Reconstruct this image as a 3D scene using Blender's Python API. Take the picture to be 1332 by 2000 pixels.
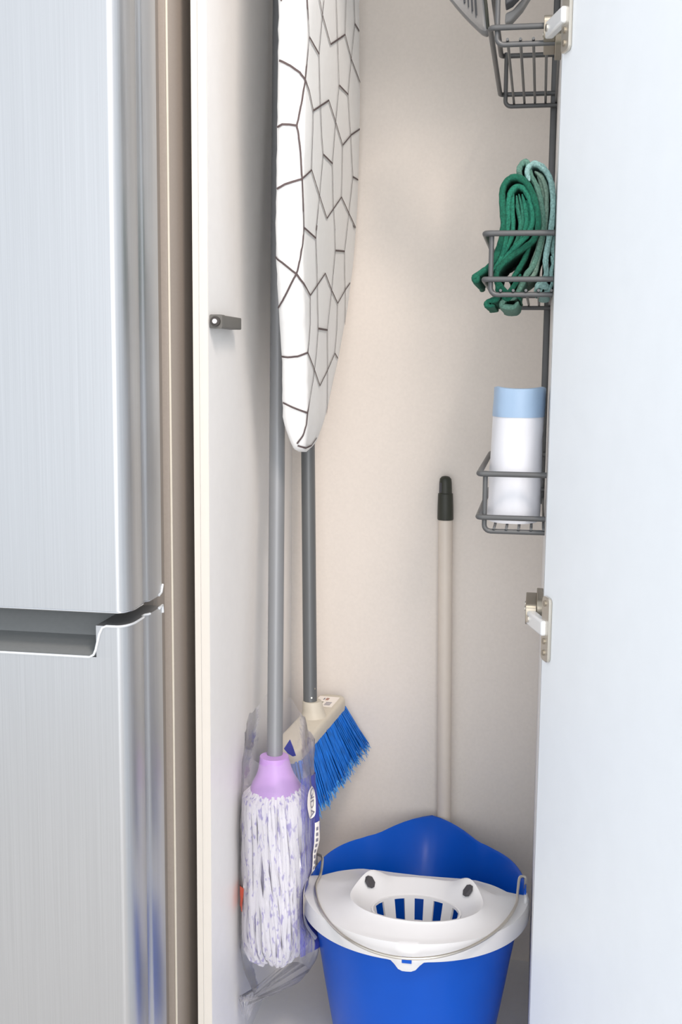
import bpy, math, random
from mathutils import Vector, Matrix, noise

for o in list(bpy.data.objects):
    bpy.data.objects.remove(o)
S = bpy.context.scene
C = S.collection
rnd = random.Random(7)
PI = math.pi

# ------------------------------------------------------------------ camera
cam_d = bpy.data.cameras.new('camera')
cam = bpy.data.objects.new('camera', cam_d)
C.objects.link(cam)
S.camera = cam
cam_d.sensor_fit = 'VERTICAL'
cam_d.sensor_height = 36.0
cam_d.lens = 36.0 * 2200.0 / 2000.0
cam_d.clip_start = 0.02
CAM_Z = 1.022
yaw, pitch, roll = math.radians(9.9), math.radians(7.5), math.radians(0.55)
fwd = Vector((-math.sin(yaw) * math.cos(pitch), math.cos(yaw) * math.cos(pitch), -math.sin(pitch)))
rt = Vector((math.cos(yaw), math.sin(yaw), 0))
up = rt.cross(fwd)
r2 = rt * math.cos(roll) + up * math.sin(roll)
u2 = up * math.cos(roll) - rt * math.sin(roll)
cam.matrix_world = Matrix(((r2.x, u2.x, -fwd.x, 0), (r2.y, u2.y, -fwd.y, 0),
                           (r2.z, u2.z, -fwd.z, CAM_Z), (0, 0, 0, 1)))

# ------------------------------------------------------------------ light
W = bpy.data.worlds.new('world')
S.world = W
W.use_nodes = True
bg = W.node_tree.nodes['Background']
bg.inputs[0].default_value = (0.895, 0.945, 1.0, 1)
bg.inputs[1].default_value = 1.02


def area(name, loc, target, size, power, col, size_y=None):
    d = bpy.data.lights.new(name, 'AREA')
    d.energy = power
    d.color = col
    d.size = size
    if size_y:
        d.shape = 'RECTANGLE'
        d.size_y = size_y
    o = bpy.data.objects.new(name, d)
    C.objects.link(o)
    o.location = loc
    o.rotation_euler = (Vector(target) - Vector(loc)).to_track_quat('-Z', 'Y').to_euler()
    return o


area('ceiling_lamp', (0.35, 0.30, 2.45), (-0.2, 1.6, 0.9), 0.30, 16, (1.0, 0.86, 0.75))
area('ceiling_lamp', (0.75, -0.3, 2.45), (-0.2, 1.6, 1.0), 0.30, 10, (1.0, 0.87, 0.77))
area('front_fill', (0.60, -2.3, 1.25), (-0.2, 1.6, 0.6), 1.8, 36, (1.0, 0.98, 0.97), 1.9)  # broad fill light added behind the camera to brighten the lower panels

S.view_settings.view_transform = 'Standard'
S.view_settings.look = 'None'
S.view_settings.exposure = 0.33
S.view_settings.gamma = 1.0
S.view_settings.use_curve_mapping = False


# ------------------------------------------------------------------ materials
def lin(c):
    return tuple(((v / 255.0) / 12.92 if v / 255.0 <= 0.04045 else ((v / 255.0 + 0.055) / 1.055) ** 2.4) for v in c) + (1,)


def mat(name, rgb, rough=0.5, metal=0.0, noise_amt=0.0, noise_scale=40, stretch=None, bump=0.0, bump_scale=200,
        coat=0.0, sub=0.0, spec=None):
    m = bpy.data.materials.new(name)
    m.use_nodes = True
    nt = m.node_tree
    b = nt.nodes['Principled BSDF']
    c = lin(rgb)
    b.inputs['Base Color'].default_value = c
    b.inputs['Roughness'].default_value = rough
    b.inputs['Metallic'].default_value = metal
    if coat:
        b.inputs['Coat Weight'].default_value = coat
    if spec is not None:
        b.inputs['Specular IOR Level'].default_value = spec
    if sub:
        b.inputs['Subsurface Weight'].default_value = sub
        b.inputs['Subsurface Radius'].default_value = (0.01, 0.01, 0.01)
    tc = nt.nodes.new('ShaderNodeTexCoord')
    mp = nt.nodes.new('ShaderNodeMapping')
    nt.links.new(tc.outputs['Object'], mp.inputs['Vector'])
    if stretch:
        mp.inputs['Scale'].default_value = stretch
    n = nt.nodes.new('ShaderNodeTexNoise')
    n.inputs['Scale'].default_value = noise_scale
    n.inputs['Detail'].default_value = 4
    nt.links.new(mp.outputs['Vector'], n.inputs['Vector'])
    if noise_amt > 0:
        r = nt.nodes.new('ShaderNodeValToRGB')
        r.color_ramp.elements[0].position = 0.3
        r.color_ramp.elements[1].position = 0.7
        r.color_ramp.elements[0].color = tuple(v * (1 - noise_amt) for v in c[:3]) + (1,)
        r.color_ramp.elements[1].color = tuple(min(1, v * (1 + noise_amt)) for v in c[:3]) + (1,)
        nt.links.new(n.outputs['Fac'], r.inputs['Fac'])
        nt.links.new(r.outputs['Color'], b.inputs['Base Color'])
    if bump > 0:
        n2 = nt.nodes.new('ShaderNodeTexNoise')
        n2.inputs['Scale'].default_value = bump_scale
        n2.inputs['Detail'].default_value = 3
        nt.links.new(mp.outputs['Vector'], n2.inputs['Vector'])
        bp = nt.nodes.new('ShaderNodeBump')
        bp.inputs['Strength'].default_value = bump
        bp.inputs['Distance'].default_value = 0.001
        nt.links.new(n2.outputs['Fac'], bp.inputs['Height'])
        nt.links.new(bp.outputs['Normal'], b.inputs['Normal'])
    return m


M = {
    'laminate': mat('white_laminate', (238, 237, 236), 0.42, noise_amt=0.012, noise_scale=60, bump=0.04, bump_scale=500),
    'back': mat('back_laminate', (229, 221, 213), 0.8, noise_amt=0.02, noise_scale=220, bump=0.05, bump_scale=600),
    'edge': mat('edge_banding', (224, 219, 211), 0.4, noise_amt=0.01),
    'door': mat('door_laminate', (237, 242, 247), 0.45, noise_amt=0.01, noise_scale=25),
    'doorgap': mat('door_gap_shade', (120, 124, 130), 0.5, noise_amt=0.02),
    'steel': mat('brushed_steel', (193, 195, 198), 0.34, 0.9, noise_amt=0.05, noise_scale=3.0, stretch=(260, 260, 1.2), bump=0.05, bump_scale=3),
    'steelc': mat('polished_corner_steel', (205, 208, 212), 0.2, 0.9, noise_amt=0.03, noise_scale=3, stretch=(200, 200, 1)),
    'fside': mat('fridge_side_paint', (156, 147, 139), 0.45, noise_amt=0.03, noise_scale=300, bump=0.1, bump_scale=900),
    'gasket': mat('gasket_rubber', (132, 124, 117), 0.7, noise_amt=0.03),
    'recess': mat('handle_recess_plastic', (120, 123, 124), 0.4, noise_amt=0.03, noise_scale=200),
    'trim': mat('pale_trim', (222, 226, 230), 0.25, 0.3, noise_amt=0.01),
    'floor': mat('kitchen_floor', (205, 200, 194), 0.4, noise_amt=0.08, noise_scale=6),
    'wall': mat('kitchen_wall', (225, 224, 220), 0.8, noise_amt=0.01, bump=0.05),
    'cover': mat('cotton_cover', (236, 236, 235), 0.85, noise_amt=0.012, noise_scale=90, bump=0.12, bump_scale=700),
    'print': mat('printed_line', (92, 80, 80), 0.85, noise_amt=0.05),
    'alu': mat('grey_lacquered_tube', (136, 138, 141), 0.38, 0.2, noise_amt=0.02, noise_scale=80, stretch=(1, 1, 0.1)),
    'alu2': mat('dark_grey_lacquered_tube', (104, 107, 109), 0.38, 0.2, noise_amt=0.02, noise_scale=80, stretch=(1, 1, 0.1)),
    'beige': mat('beige_coated_tube', (222, 211, 199), 0.42, noise_amt=0.012, noise_scale=60),
    'black': mat('black_green_plastic', (52, 54, 46), 0.5, noise_amt=0.05, noise_scale=100),
    'purple': mat('lilac_plastic', (190, 150, 214), 0.35, noise_amt=0.03, noise_scale=30),
    'blue': mat('blue_plastic', (2, 82, 190), 0.34, noise_amt=0.03, noise_scale=14, spec=0.28),
    'bristle': mat('blue_bristle', (16, 104, 196), 0.45, noise_amt=0.3, noise_scale=160, stretch=(1, 1, 0.15)),
    'tips': mat('pale_blue_tips', (70, 148, 220), 0.5, noise_amt=0.2, noise_scale=200),
    'block': mat('beige_plastic', (205, 198, 184), 0.5, noise_amt=0.03, noise_scale=60),
    'white': mat('white_plastic', (216, 216, 218), 0.35, noise_amt=0.008, sub=0.0),
    'paper': mat('white_sticker', (242, 236, 230), 0.7, noise_amt=0.01),
    'inkr': mat('reddish_ink', (170, 130, 118), 0.7, noise_amt=0.1),
    'inkg': mat('greenish_ink', (150, 152, 132), 0.7, noise_amt=0.1),
    'inkgrey': mat('grey_ink', (128, 126, 140), 0.7, noise_amt=0.1),
    'wire': mat('graphite_wire', (92, 93, 94), 0.4, 0.25, noise_amt=0.04),
    'nickel': mat('nickel', (205, 200, 190), 0.28, 0.85, noise_amt=0.03),
    'nickeld': mat('dull_nickel', (168, 160, 146), 0.36, 0.8, noise_amt=0.04),
    'zinc': mat('white_zinc', (232, 234, 236), 0.3, 0.25, noise_amt=0.02),
    'latch': mat('grey_latch_plastic', (106, 104, 100), 0.5, noise_amt=0.04),
    'latchd': mat('dark_plunger_ring', (62, 58, 55), 0.5, noise_amt=0.04),
    'hole': mat('dark_hole', (70, 68, 72), 0.7, noise_amt=0.03),
    'grey': mat('grey_pan_plastic', (128, 128, 128), 0.4, noise_amt=0.03),
    'dgrey': mat('dark_grey_plastic', (66, 68, 72), 0.5, noise_amt=0.05),
    'bagwhite': mat('white_film', (227, 228, 234), 0.4, noise_amt=0.01, noise_scale=30, bump=0.25, bump_scale=45),
    'bagblue': mat('pale_blue_film', (158, 184, 212), 0.42, noise_amt=0.03, noise_scale=20, bump=0.2, bump_scale=45),
    'printblue': mat('blue_violet_print', (70, 78, 165), 0.4, noise_amt=0.25, noise_scale=25, stretch=(3, 3, 0.6)),
    'core': mat('lavender_yarn', (196, 190, 224), 0.9, noise_amt=0.1, noise_scale=200),
    'red': mat('red_print', (205, 84, 60), 0.5, noise_amt=0.1),
}


def cloth_mat(name, rgb):
    return mat(name, rgb, 0.95, noise_amt=0.3, noise_scale=420, bump=0.9, bump_scale=520)


def strings_mat():
    m = mat('mop_yarn', (246, 244, 248), 0.9, bump=0.5, bump_scale=500)
    nt = m.node_tree
    b = nt.nodes['Principled BSDF']
    n = nt.nodes.new('ShaderNodeTexNoise')
    mp = nt.nodes.new('ShaderNodeMapping')
    tc = nt.nodes.new('ShaderNodeTexCoord')
    mp.inputs['Scale'].default_value = (1, 1, 0.35)
    n.inputs['Scale'].default_value = 210
    n.inputs['Detail'].default_value = 2
    r = nt.nodes.new('ShaderNodeValToRGB')
    r.color_ramp.elements[0].position = 0.56
    r.color_ramp.elements[0].color = lin((236, 234, 239))
    r.color_ramp.elements[1].position = 0.66
    r.color_ramp.elements[1].color = lin((176, 168, 214))
    nt.links.new(tc.outputs['Object'], mp.inputs['Vector'])
    nt.links.new(mp.outputs['Vector'], n.inputs['Vector'])
    nt.links.new(n.outputs['Fac'], r.inputs['Fac'])
    nt.links.new(r.outputs['Color'], b.inputs['Base Color'])
    return m


M['yarn'] = strings_mat()


def film_mat():
    m = bpy.data.materials.new('clear_film')
    m.use_nodes = True
    nt = m.node_tree
    nt.nodes.clear()
    out = nt.nodes.new('ShaderNodeOutputMaterial')
    tr = nt.nodes.new('ShaderNodeBsdfTransparent')
    tr.inputs[0].default_value = (0.985, 0.982, 0.99, 1)
    gl = nt.nodes.new('ShaderNodeBsdfGlossy')
    gl.inputs['Roughness'].default_value = 0.16
    df = nt.nodes.new('ShaderNodeBsdfTranslucent')
    df.inputs[0].default_value = (0.95, 0.95, 0.97, 1)
    lw = nt.nodes.new('ShaderNodeLayerWeight')
    lw.inputs[0].default_value = 0.25
    n = nt.nodes.new('ShaderNodeTexNoise')
    n.inputs['Scale'].default_value = 60
    n.inputs['Detail'].default_value = 4
    tc = nt.nodes.new('ShaderNodeTexCoord')
    bp = nt.nodes.new('ShaderNodeBump')
    bp.inputs['Strength'].default_value = 0.6
    bp.inputs['Distance'].default_value = 0.003
    nt.links.new(tc.outputs['Object'], n.inputs['Vector'])
    nt.links.new(n.outputs['Fac'], bp.inputs['Height'])
    nt.links.new(bp.outputs['Normal'], gl.inputs['Normal'])
    nt.links.new(bp.outputs['Normal'], lw.inputs['Normal'])
    m1 = nt.nodes.new('ShaderNodeMixShader')
    mul = nt.nodes.new('ShaderNodeMath')
    mul.operation = 'MULTIPLY'
    mul.inputs[1].default_value = 0.75
    nt.links.new(lw.outputs['Fresnel'], mul.inputs[0])
    nt.links.new(mul.outputs[0], m1.inputs[0])
    d2 = nt.nodes.new('ShaderNodeBsdfDiffuse')
    d2.inputs[0].default_value = (0.95, 0.95, 0.97, 1)
    m0 = nt.nodes.new('ShaderNodeMixShader')
    m0.inputs[0].default_value = 0.5
    nt.links.new(df.outputs[0], m0.inputs[1])
    nt.links.new(d2.outputs[0], m0.inputs[2])
    m2 = nt.nodes.new('ShaderNodeMixShader')
    m2.inputs[0].default_value = 0.12
    nt.links.new(tr.outputs[0], m2.inputs[1])
    nt.links.new(m0.outputs[0], m2.inputs[2])
    nt.links.new(m2.outputs[0], m1.inputs[1])
    nt.links.new(gl.outputs[0], m1.inputs[2])
    nt.links.new(m1.outputs[0], out.inputs[0])
    return m


M['film'] = film_mat()


def tint_mat():
    m = bpy.data.materials.new('violet_tinted_film')
    m.use_nodes = True
    nt = m.node_tree
    b = nt.nodes['Principled BSDF']
    b.inputs['Base Color'].default_value = lin((104, 104, 190))
    b.inputs['Roughness'].default_value = 0.35
    tc = nt.nodes.new('ShaderNodeTexCoord')
    mp = nt.nodes.new('ShaderNodeMapping')
    mp.inputs['Scale'].default_value = (160, 160, 4)
    n = nt.nodes.new('ShaderNodeTexNoise')
    n.inputs['Scale'].default_value = 2.0
    r = nt.nodes.new('ShaderNodeMapRange')
    r.inputs['From Min'].default_value = 0.35
    r.inputs['From Max'].default_value = 0.65
    r.inputs['To Min'].default_value = 0.05
    r.inputs['To Max'].default_value = 0.6
    nt.links.new(tc.outputs['Object'], mp.inputs[0])
    nt.links.new(mp.outputs[0], n.inputs['Vector'])
    nt.links.new(n.outputs['Fac'], r.inputs['Value'])
    nt.links.new(r.outputs[0], b.inputs['Alpha'])
    return m


M['tint'] = tint_mat()


# ------------------------------------------------------------------ helpers
class MB:
    """collects shapes for ONE mesh object"""

    def __init__(s):
        s.v = []
        s.f = []

    def add(s, v, f):
        o = len(s.v)
        s.v += [tuple(p) for p in v]
        s.f += [tuple(i + o for i in q) for q in f]
        return s

    def box(s, x0, x1, y0, y1, z0, z1):
        v = [(x0, y0, z0), (x1, y0, z0), (x1, y1, z0), (x0, y1, z0), (x0, y0, z1), (x1, y0, z1), (x1, y1, z1), (x0, y1, z1)]
        return s.add(v, [(0, 3, 2, 1), (4, 5, 6, 7), (0, 1, 5, 4), (1, 2, 6, 5), (2, 3, 7, 6), (3, 0, 4, 7)])

    def tube(s, path, r, seg=10, closed=False, cap=True):
        P = [Vector(p) for p in path]
        n = len(P)
        rr = r if isinstance(r, (list, tuple)) else [r] * n
        rings = []
        prev = None
        for i in range(n):
            if closed:
                t = (P[(i + 1) % n] - P[i - 1]).normalized()
            else:
                t = (P[min(i + 1, n - 1)] - P[max(i - 1, 0)]).normalized()
            if prev is None:
                a = Vector((0, 0, 1)) if abs(t.z) < 0.9 else Vector((1, 0, 0))
                nrm = t.cross(a).normalized()
            else:
                nrm = (prev - t * prev.dot(t)).normalized()
            prev = nrm
            bn = t.cross(nrm)
            rings.append([P[i] + (nrm * math.cos(2 * PI * k / seg) + bn * math.sin(2 * PI * k / seg)) * rr[i] for k in range(seg)])
        return s.loft(rings, closed_u=True, closed_v=closed, cap=cap and not closed)

    def loft(s, rings, closed_u=True, closed_v=False, cap=False):
        m = len(rings[0])
        n = len(rings)
        v = [p for r in rings for p in r]
        f = []
        for i in range(n if closed_v else n - 1):
            j = (i + 1) % n
            for k in range(m if closed_u else m - 1):
                l = (k + 1) % m
                f.append((i * m + k, i * m + l, j * m + l, j * m + k))
        if cap:
            f.append(tuple(reversed(range(m))))
            f.append(tuple((n - 1) * m + k for k in range(m)))
        return s.add(v, f)

    def prism(s, poly, axis, a, b):
        """polygon extruded along axis between a and b; poly gives the two other coordinates in order"""
        def mk(p, t):
            return {'x': (t, p[0], p[1]), 'y': (p[0], t, p[1]), 'z': (p[0], p[1], t)}[axis]
        n = len(poly)
        v = [mk(p, a) for p in poly] + [mk(p, b) for p in poly]
        f = [(i, (i + 1) % n, n + (i + 1) % n, n + i) for i in range(n)]
        f += [tuple(reversed(range(n))), tuple(range(n, 2 * n))]
        return s.add(v, f)

    def build(s, name, m, parent=None, smooth=True, bevel=0.0, seg=2, angle=40):
        me = bpy.data.meshes.new(name)
        me.from_pydata([tuple(p) for p in s.v], [], s.f)
        me.validate()
        import bmesh
        b = bmesh.new()
        b.from_mesh(me)
        bmesh.ops.recalc_face_normals(b, faces=b.faces)
        b.to_mesh(me)
        b.free()
        me.materials.append(M[m] if isinstance(m, str) else m)
        o = bpy.data.objects.new(name, me)
        C.objects.link(o)
        if smooth:
            for p in me.polygons:
                p.use_smooth = True
            me.set_sharp_from_angle(angle=math.radians(angle))
        if bevel:
            bv = o.modifiers.new('bevel', 'BEVEL')
            bv.width = bevel
            bv.segments = seg
            bv.limit_method = 'ANGLE'
        if parent is not None:
            o.parent = parent
            o.matrix_parent_inverse = Matrix.Translation(-parent['base']) if 'base' in parent else Matrix.Identity(4)
            if 'base' in parent:
                o.matrix_parent_inverse = Matrix.Translation((-parent['base'][0], -parent['base'][1], -parent['base'][2]))
        return o


BASES = {}


def thing(name, label, cat, loc, group=None):
    o = bpy.data.objects.new(name, None)
    o.empty_display_size = 0.05
    C.objects.link(o)
    o.location = loc
    BASES[o.name] = Vector(loc)
    tag(o, label, cat, group)
    return o


def tag(o, label, cat, group=None):
    o['label'] = label
    o['category'] = cat
    if group:
        o['group'] = group
    return o


def struct(o):
    o['kind'] = 'structure'
    return o


def _build(s, name, m, parent=None, **k):
    o = MB._raw(s, name, m, None, **k)
    if parent is not None:
        o.parent = parent
        if parent.name in BASES:
            o.matrix_parent_inverse = Matrix.Translation(-BASES[parent.name])
    return o


MB._raw = MB.build
MB.build = _build


def catmull(pts, n, closed=False):
    P = [Vector(p) for p in pts]
    out = []
    L = len(P)
    segs = L if closed else L - 1
    for i in range(segs):
        if closed:
            a, b, c, d = P[i - 1], P[i], P[(i + 1) % L], P[(i + 2) % L]
        else:
            a, b, c, d = P[max(i - 1, 0)], P[i], P[i + 1], P[min(i + 2, L - 1)]
        for k in range(n):
            t = k / n
            out.append(0.5 * ((2 * b) + (c - a) * t + (2 * a - 5 * b + 4 * c - d) * t * t + (3 * b - a - 3 * c + d) * t ** 3))
    if not closed:
        out.append(P[-1])
    return out


def interp(tab, x):
    if x <= tab[0][0]:
        return tab[0][1]
    for (a, b), (c, d) in zip(tab, tab[1:]):
        if x <= c:
            return b + (d - b) * (x - a) / (c - a)
    return tab[-1][1]


def smooth_interp(tab, x):
    """Catmull-Rom on a table sorted by x"""
    n = len(tab)
    if x <= tab[0][0]:
        return tab[0][1]
    if x >= tab[-1][0]:
        return tab[-1][1]
    for i in range(n - 1):
        if x <= tab[i + 1][0]:
            x0, y0 = tab[i]
            x1, y1 = tab[i + 1]
            m0 = (tab[i + 1][1] - tab[max(i - 1, 0)][1]) / (tab[i + 1][0] - tab[max(i - 1, 0)][0])
            m1 = (tab[min(i + 2, n - 1)][1] - tab[i][1]) / (tab[min(i + 2, n - 1)][0] - tab[i][0])
            h = x1 - x0
            t = (x - x0) / h
            return (2 * t ** 3 - 3 * t * t + 1) * y0 + (t ** 3 - 2 * t * t + t) * h * m0 + (-2 * t ** 3 + 3 * t * t) * y1 + (t ** 3 - t * t) * h * m1


def round_rect(x0, x1, y0, y1, r, n=5):
    out = []
    for cx, cy, a in ((x1 - r, y0 + r, -90), (x1 - r, y1 - r, 0), (x0 + r, y1 - r, 90), (x0 + r, y0 + r, 180)):
        for k in range(n + 1):
            t = math.radians(a + 90 * k / n)
            out.append((cx + r * math.cos(t), cy + r * math.sin(t)))
    return out


# ------------------------------------------------------------------ measures (metres)
XL, XR = -0.410, 0.0125          # inner faces of the side panels
YF, YB = 1.373, 1.861           # front edge and back panel
ZTOP = 2.10
PT = 0.0195                     # panel thickness

# ------------------------------------------------------------------ the room
struct(MB().box(-2.2, 1.8, -1.6, 2.2, -0.14, -0.10).build('floor', 'floor', smooth=False))
struct(MB().box(-2.2, 1.8, 2.0, 2.1, -0.10, 2.6).build('wall_back', 'wall', smooth=False))

# ------------------------------------------------------------------ tall cabinet
cab = thing('tall_cabinet', 'tall white broom cupboard with its door swung open beside the fridge', 'cabinet', (-0.2, 1.6, -0.10))
MB().box(XL - PT, XL, YF, YB + 0.01, -0.10, ZTOP).build('side_panel', 'laminate', cab, smooth=False, bevel=0.0008)
MB().box(XR, XR + 0.018, YF, YB + 0.01, -0.10, ZTOP).build('side_panel', 'laminate', cab, smooth=False, bevel=0.0008)
# front edge banding of the left panel: two strips with a hairline joint
MB().box(XL - PT, XL - PT + 0.0078, YF - 0.0012, YF - 0.0001, -0.10, ZTOP).build('edge_strip', 'edge', cab, smooth=False)
MB().box(XL - PT + 0.0086, XL, YF - 0.0012, YF - 0.0001, -0.10, ZTOP).build('edge_strip', 'edge', cab, smooth=False)
MB().box(XL, XR, YB, YB + 0.008, -0.02, ZTOP).build('back_panel', 'back', cab, smooth=False)
MB().box(XL, XR, YF + 0.002, YB, -0.018, 0.0).build('base_panel', 'laminate', cab, smooth=False)
MB().box(XL, XR, YF + 0.002, YB, ZTOP - 0.018, ZTOP).build('top_panel', 'laminate', cab, smooth=False)
MB().box(XL, XR, YF + 0.003, YB, 1.685, 1.703).build('shading_shelf', 'laminate', cab, smooth=False)  # unseen panel added above the view to shade the upper back panel
MB().box(XL, XR, YF + 0.05, YF + 0.066, -0.10, -0.018).build('plinth', 'laminate', cab, smooth=False)

# door: hinge edge near the right panel, swung out past ninety degrees
DO = Vector((0.0125, 1.354, 0))
ang = math.radians(20)
DU = Vector((math.sin(ang), -math.cos(ang), 0))     # along the door, away from the hinge
DN = Vector((-math.cos(ang), -math.sin(ang), 0))    # out of its inner face (towards the left)


def dpt(u, n, z):
    return DO + DU * u + DN * n + Vector((0, 0, z))


def dbox(u0, u1, n0, n1, z0, z1):
    v = [dpt(u, n, z) for z in (z0, z1) for u, n in ((u0, n0), (u1, n0), (u1, n1), (u0, n1))]
    return v, [(0, 3, 2, 1), (4, 5, 6, 7), (0, 1, 5, 4), (1, 2, 6, 5), (2, 3, 7, 6), (3, 0, 4, 7)]


door = MB().add(*dbox(0, 0.44, -0.018, 0.0, -0.09, ZTOP)).build('door', 'door', cab, smooth=False, bevel=0.0007)
MB().add(*dbox(-0.0014, -0.0002, -0.018, -0.0004, -0.09, ZTOP)).build('edge_strip', 'doorgap', door, smooth=False)  # dark strip paints in the shaded gap along the door's hinge edge


def hinge(zc):
    # mounting plate on the side panel, running into the cabinet
    h = MB()
    h.prism(round_rect(1.390, 1.478, zc - 0.019, zc + 0.019, 0.012), 'x', XR - 0.008, XR - 0.0001)
    h.prism(round_rect(1.388, 1.470, zc - 0.0135, zc + 0.0135, 0.008), 'x', XR - 0.0215, XR - 0.008)
    hp = h.build('hinge', 'nickeld', cab, bevel=0.0008)
    for y in (1.425, 1.455):
        s = MB()
        s.tube([(XR - 0.0215, y, zc), (XR - 0.0228, y, zc)], 0.0030, 12)
        s.build('screw', 'nickel', hp)
    # arm bridging from the plate to the cup
    a = MB()
    p0 = Vector((XR - 0.0150, 1.394, zc - 0.004))
    p1 = dpt(0.020, 0.006, zc - 0.004)
    d = (p1 - p0).normalized()
    nn = Vector((-d.y, d.x, 0))
    if nn.x > 0:
        nn = -nn
    vs = []
    for hz, w in ((-0.0092, 0.006), (0.0092, 0.006)):
        vs += [p0 - d * 0.006 + nn * w + Vector((0, 0, hz)), p1 + nn * w * 0.6 + Vector((0, 0, hz)),
               p1 - nn * w + Vector((0, 0, hz)), p0 - d * 0.006 - nn * w + Vector((0, 0, hz))]
    a.add(vs, [(0, 3, 2, 1), (4, 5, 6, 7), (0, 1, 5, 4), (1, 2, 6, 5), (2, 3, 7, 6), (3, 0, 4, 7)])
    a.build('hinge_arm', 'zinc', hp, bevel=0.0028, seg=3)
    # dimple of the arm
    q = p0 + d * 0.010 + nn * 0.0062 + Vector((0, 0, 0.0))
    MB().tube([q - nn * 0.001, q + nn * 0.0008], 0.0042, 14).build('arm_dimple', 'nickel', hp)
    # cup flange on the door face
    fl = MB()
    poly = round_rect(0.006, 0.030, zc - 0.044, zc + 0.034, 0.006)
    n = len(poly)
    v = [dpt(u, 0.0002, z) for u, z in poly] + [dpt(u, 0.0042, z) for u, z in poly]
    fl.add(v, [(i, (i + 1) % n, n + (i + 1) % n, n + i) for i in range(n)] + [tuple(range(n)), tuple(range(n, 2 * n))])
    fl.build('cup_flange', 'nickel', hp, bevel=0.001)
    for dz in (-0.034, -0.020, 0.026):
        c = dpt(0.0165, 0.0042, zc + dz)
        MB().tube([c, c + DN * 0.0016], 0.0036, 12).build('screw', 'nickeld', hp)
    return hp


hinge(0.7155)
hinge(1.413)

# magnetic push latch on the left panel
lt = MB()
lt.prism(round_rect(XL + 0.0001, XL + 0.0155, 1.0655, 1.0810, 0.0015, 3), 'y', 1.392, 1.474)
lt.prism(round_rect(XL + 0.0001, XL + 0.0165, 1.0645, 1.0815, 0.002, 3), 'y', 1.378, 1.3925)
latch = lt.build('push_latch', 'latch', cab)
MB().tube([(XL + 0.0085, 1.3785, 1.073), (XL + 0.0085, 1.3735, 1.073)], 0.0062, 20).build('plunger_ring', 'latchd', latch)
MB().tube([(XL + 0.0085, 1.3745, 1.073), (XL + 0.0085, 1.3715, 1.073)], 0.0030, 16).build('plunger', 'white', latch)

# ------------------------------------------------------------------ refrigerator
FX = -0.450      # its right side
fr = thing('refrigerator', 'two door brushed steel refrigerator at the left edge', 'refrigerator', (-0.75, 1.55, -0.10))
ZS0, ZS1 = 0.724, 0.739         # split between the doors
XLF = -1.06


def door_profile(yfront):
    # plan outline of a door: flat front, softly rounded right corner with a shallow flute
    pts = [(XLF, 1.302), (XLF, yfront + 0.01), (XLF + 0.01, yfront)]
    pts += [(-0.465, yfront)]
    for k in range(1, 13):
        t = math.radians(-90 + 90 * k / 12)
        pts.append((-0.465 + 0.0140 * math.cos(t), yfront + 0.026 + 0.026 * math.sin(t)))
    pts += [(-0.4508, 1.236), (-0.4518, 1.240), (-0.4545, 1.243), (-0.4545, 1.250), (-0.4518, 1.254), (FX, 1.258), (FX, 1.302)]
    return pts


YD = 1.187
ud = MB().prism(door_profile(YD), 'z', ZS1, 1.72).build('upper_door', 'steel', fr, bevel=0.0)
# lower door with the scooped grip at its top edge
lowp = door_profile(YD)
GX0, GX1, GZ, GY = XLF + 0.08, -0.489, 0.687, 1.245
ld = MB()
ld.prism(lowp, 'z', -0.08, GZ)
left = [(x, y) for x, y in lowp if x < GX0 + 0.001] or lowp[:3]
right = [(GX1, 1.302), (GX1, YD)] + [(x, y) for x, y in lowp if x > GX1 + 0.001]
ld.prism(right, 'z', GZ, ZS0)
ld.prism([(XLF, 1.302), (XLF, YD + 0.01), (XLF + 0.01, YD), (GX0, YD), (GX0, 1.302)], 'z', GZ, ZS0)
ldo = ld.build('lower_door', 'steel', fr)
# grip: sloped scoop with rounded bottom
sec = [(YD + 0.004, GZ + 0.0005), (YD + 0.010, GZ - 0.001 + 0.004), (YD + 0.022, GZ + 0.006), (GY - 0.012, GZ + 0.014), (GY, GZ + 0.034), (GY + 0.004, ZS0 + 0.002), (1.300, ZS0 + 0.002), (1.300, GZ + 0.0005)]
MB().prism(sec, 'x', GX0, GX1).build('grip_scoop', 'recess', ldo)
# pale trim along the grip and the top edge of the lower door
tp = [(GX0, YD - 0.0005, GZ), (GX1 - 0.008, YD - 0.0005, GZ), (GX1 - 0.003, YD - 0.0005, GZ + 0.003), (GX1 - 0.0005, YD - 0.0005, GZ + 0.009),
      (GX1 + 0.004, YD - 0.0005, ZS0 - 0.010), (GX1 + 0.008, YD - 0.0005, ZS0 - 0.002), (GX1 + 0.013, YD - 0.0005, ZS0)]
tp += [(x, y - (0.0005 if x < -0.46 else 0), ZS0) for x, y in lowp[3:-1] if x > GX1 + 0.02]
tp = [(x + (0.0005 if i > 8 else 0), y, z) for i, (x, y, z) in enumerate(tp)]
MB().tube(tp, 0.0015, 8).build('edge_trim', 'trim', ldo)
tq = [(XLF + 0.02, YD - 0.0003, ZS1 + 0.001), (-0.465, YD - 0.0003, ZS1 + 0.001)] + [(x + 0.0003, y, ZS1 + 0.001) for x, y in lowp[4:-1]]
MB().tube(tq, 0.0009, 8).build('edge_trim', 'steelc', ud)
# little end tabs of the two trims
MB().tube([(FX + 0.0006, 1.290, ZS0), (FX + 0.0006, 1.302, ZS0 + 0.001), (FX + 0.0006, 1.303, ZS0 - 0.008)], 0.0018, 8).build('trim_tab', 'trim', ldo)
MB().tube([(FX + 0.0006, 1.290, ZS1 + 0.001), (FX + 0.0006, 1.299, ZS1 + 0.003), (FX + 0.0006, 1.304, ZS1 + 0.012)], 0.0015, 8).build('trim_tab', 'trim', ud)
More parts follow.
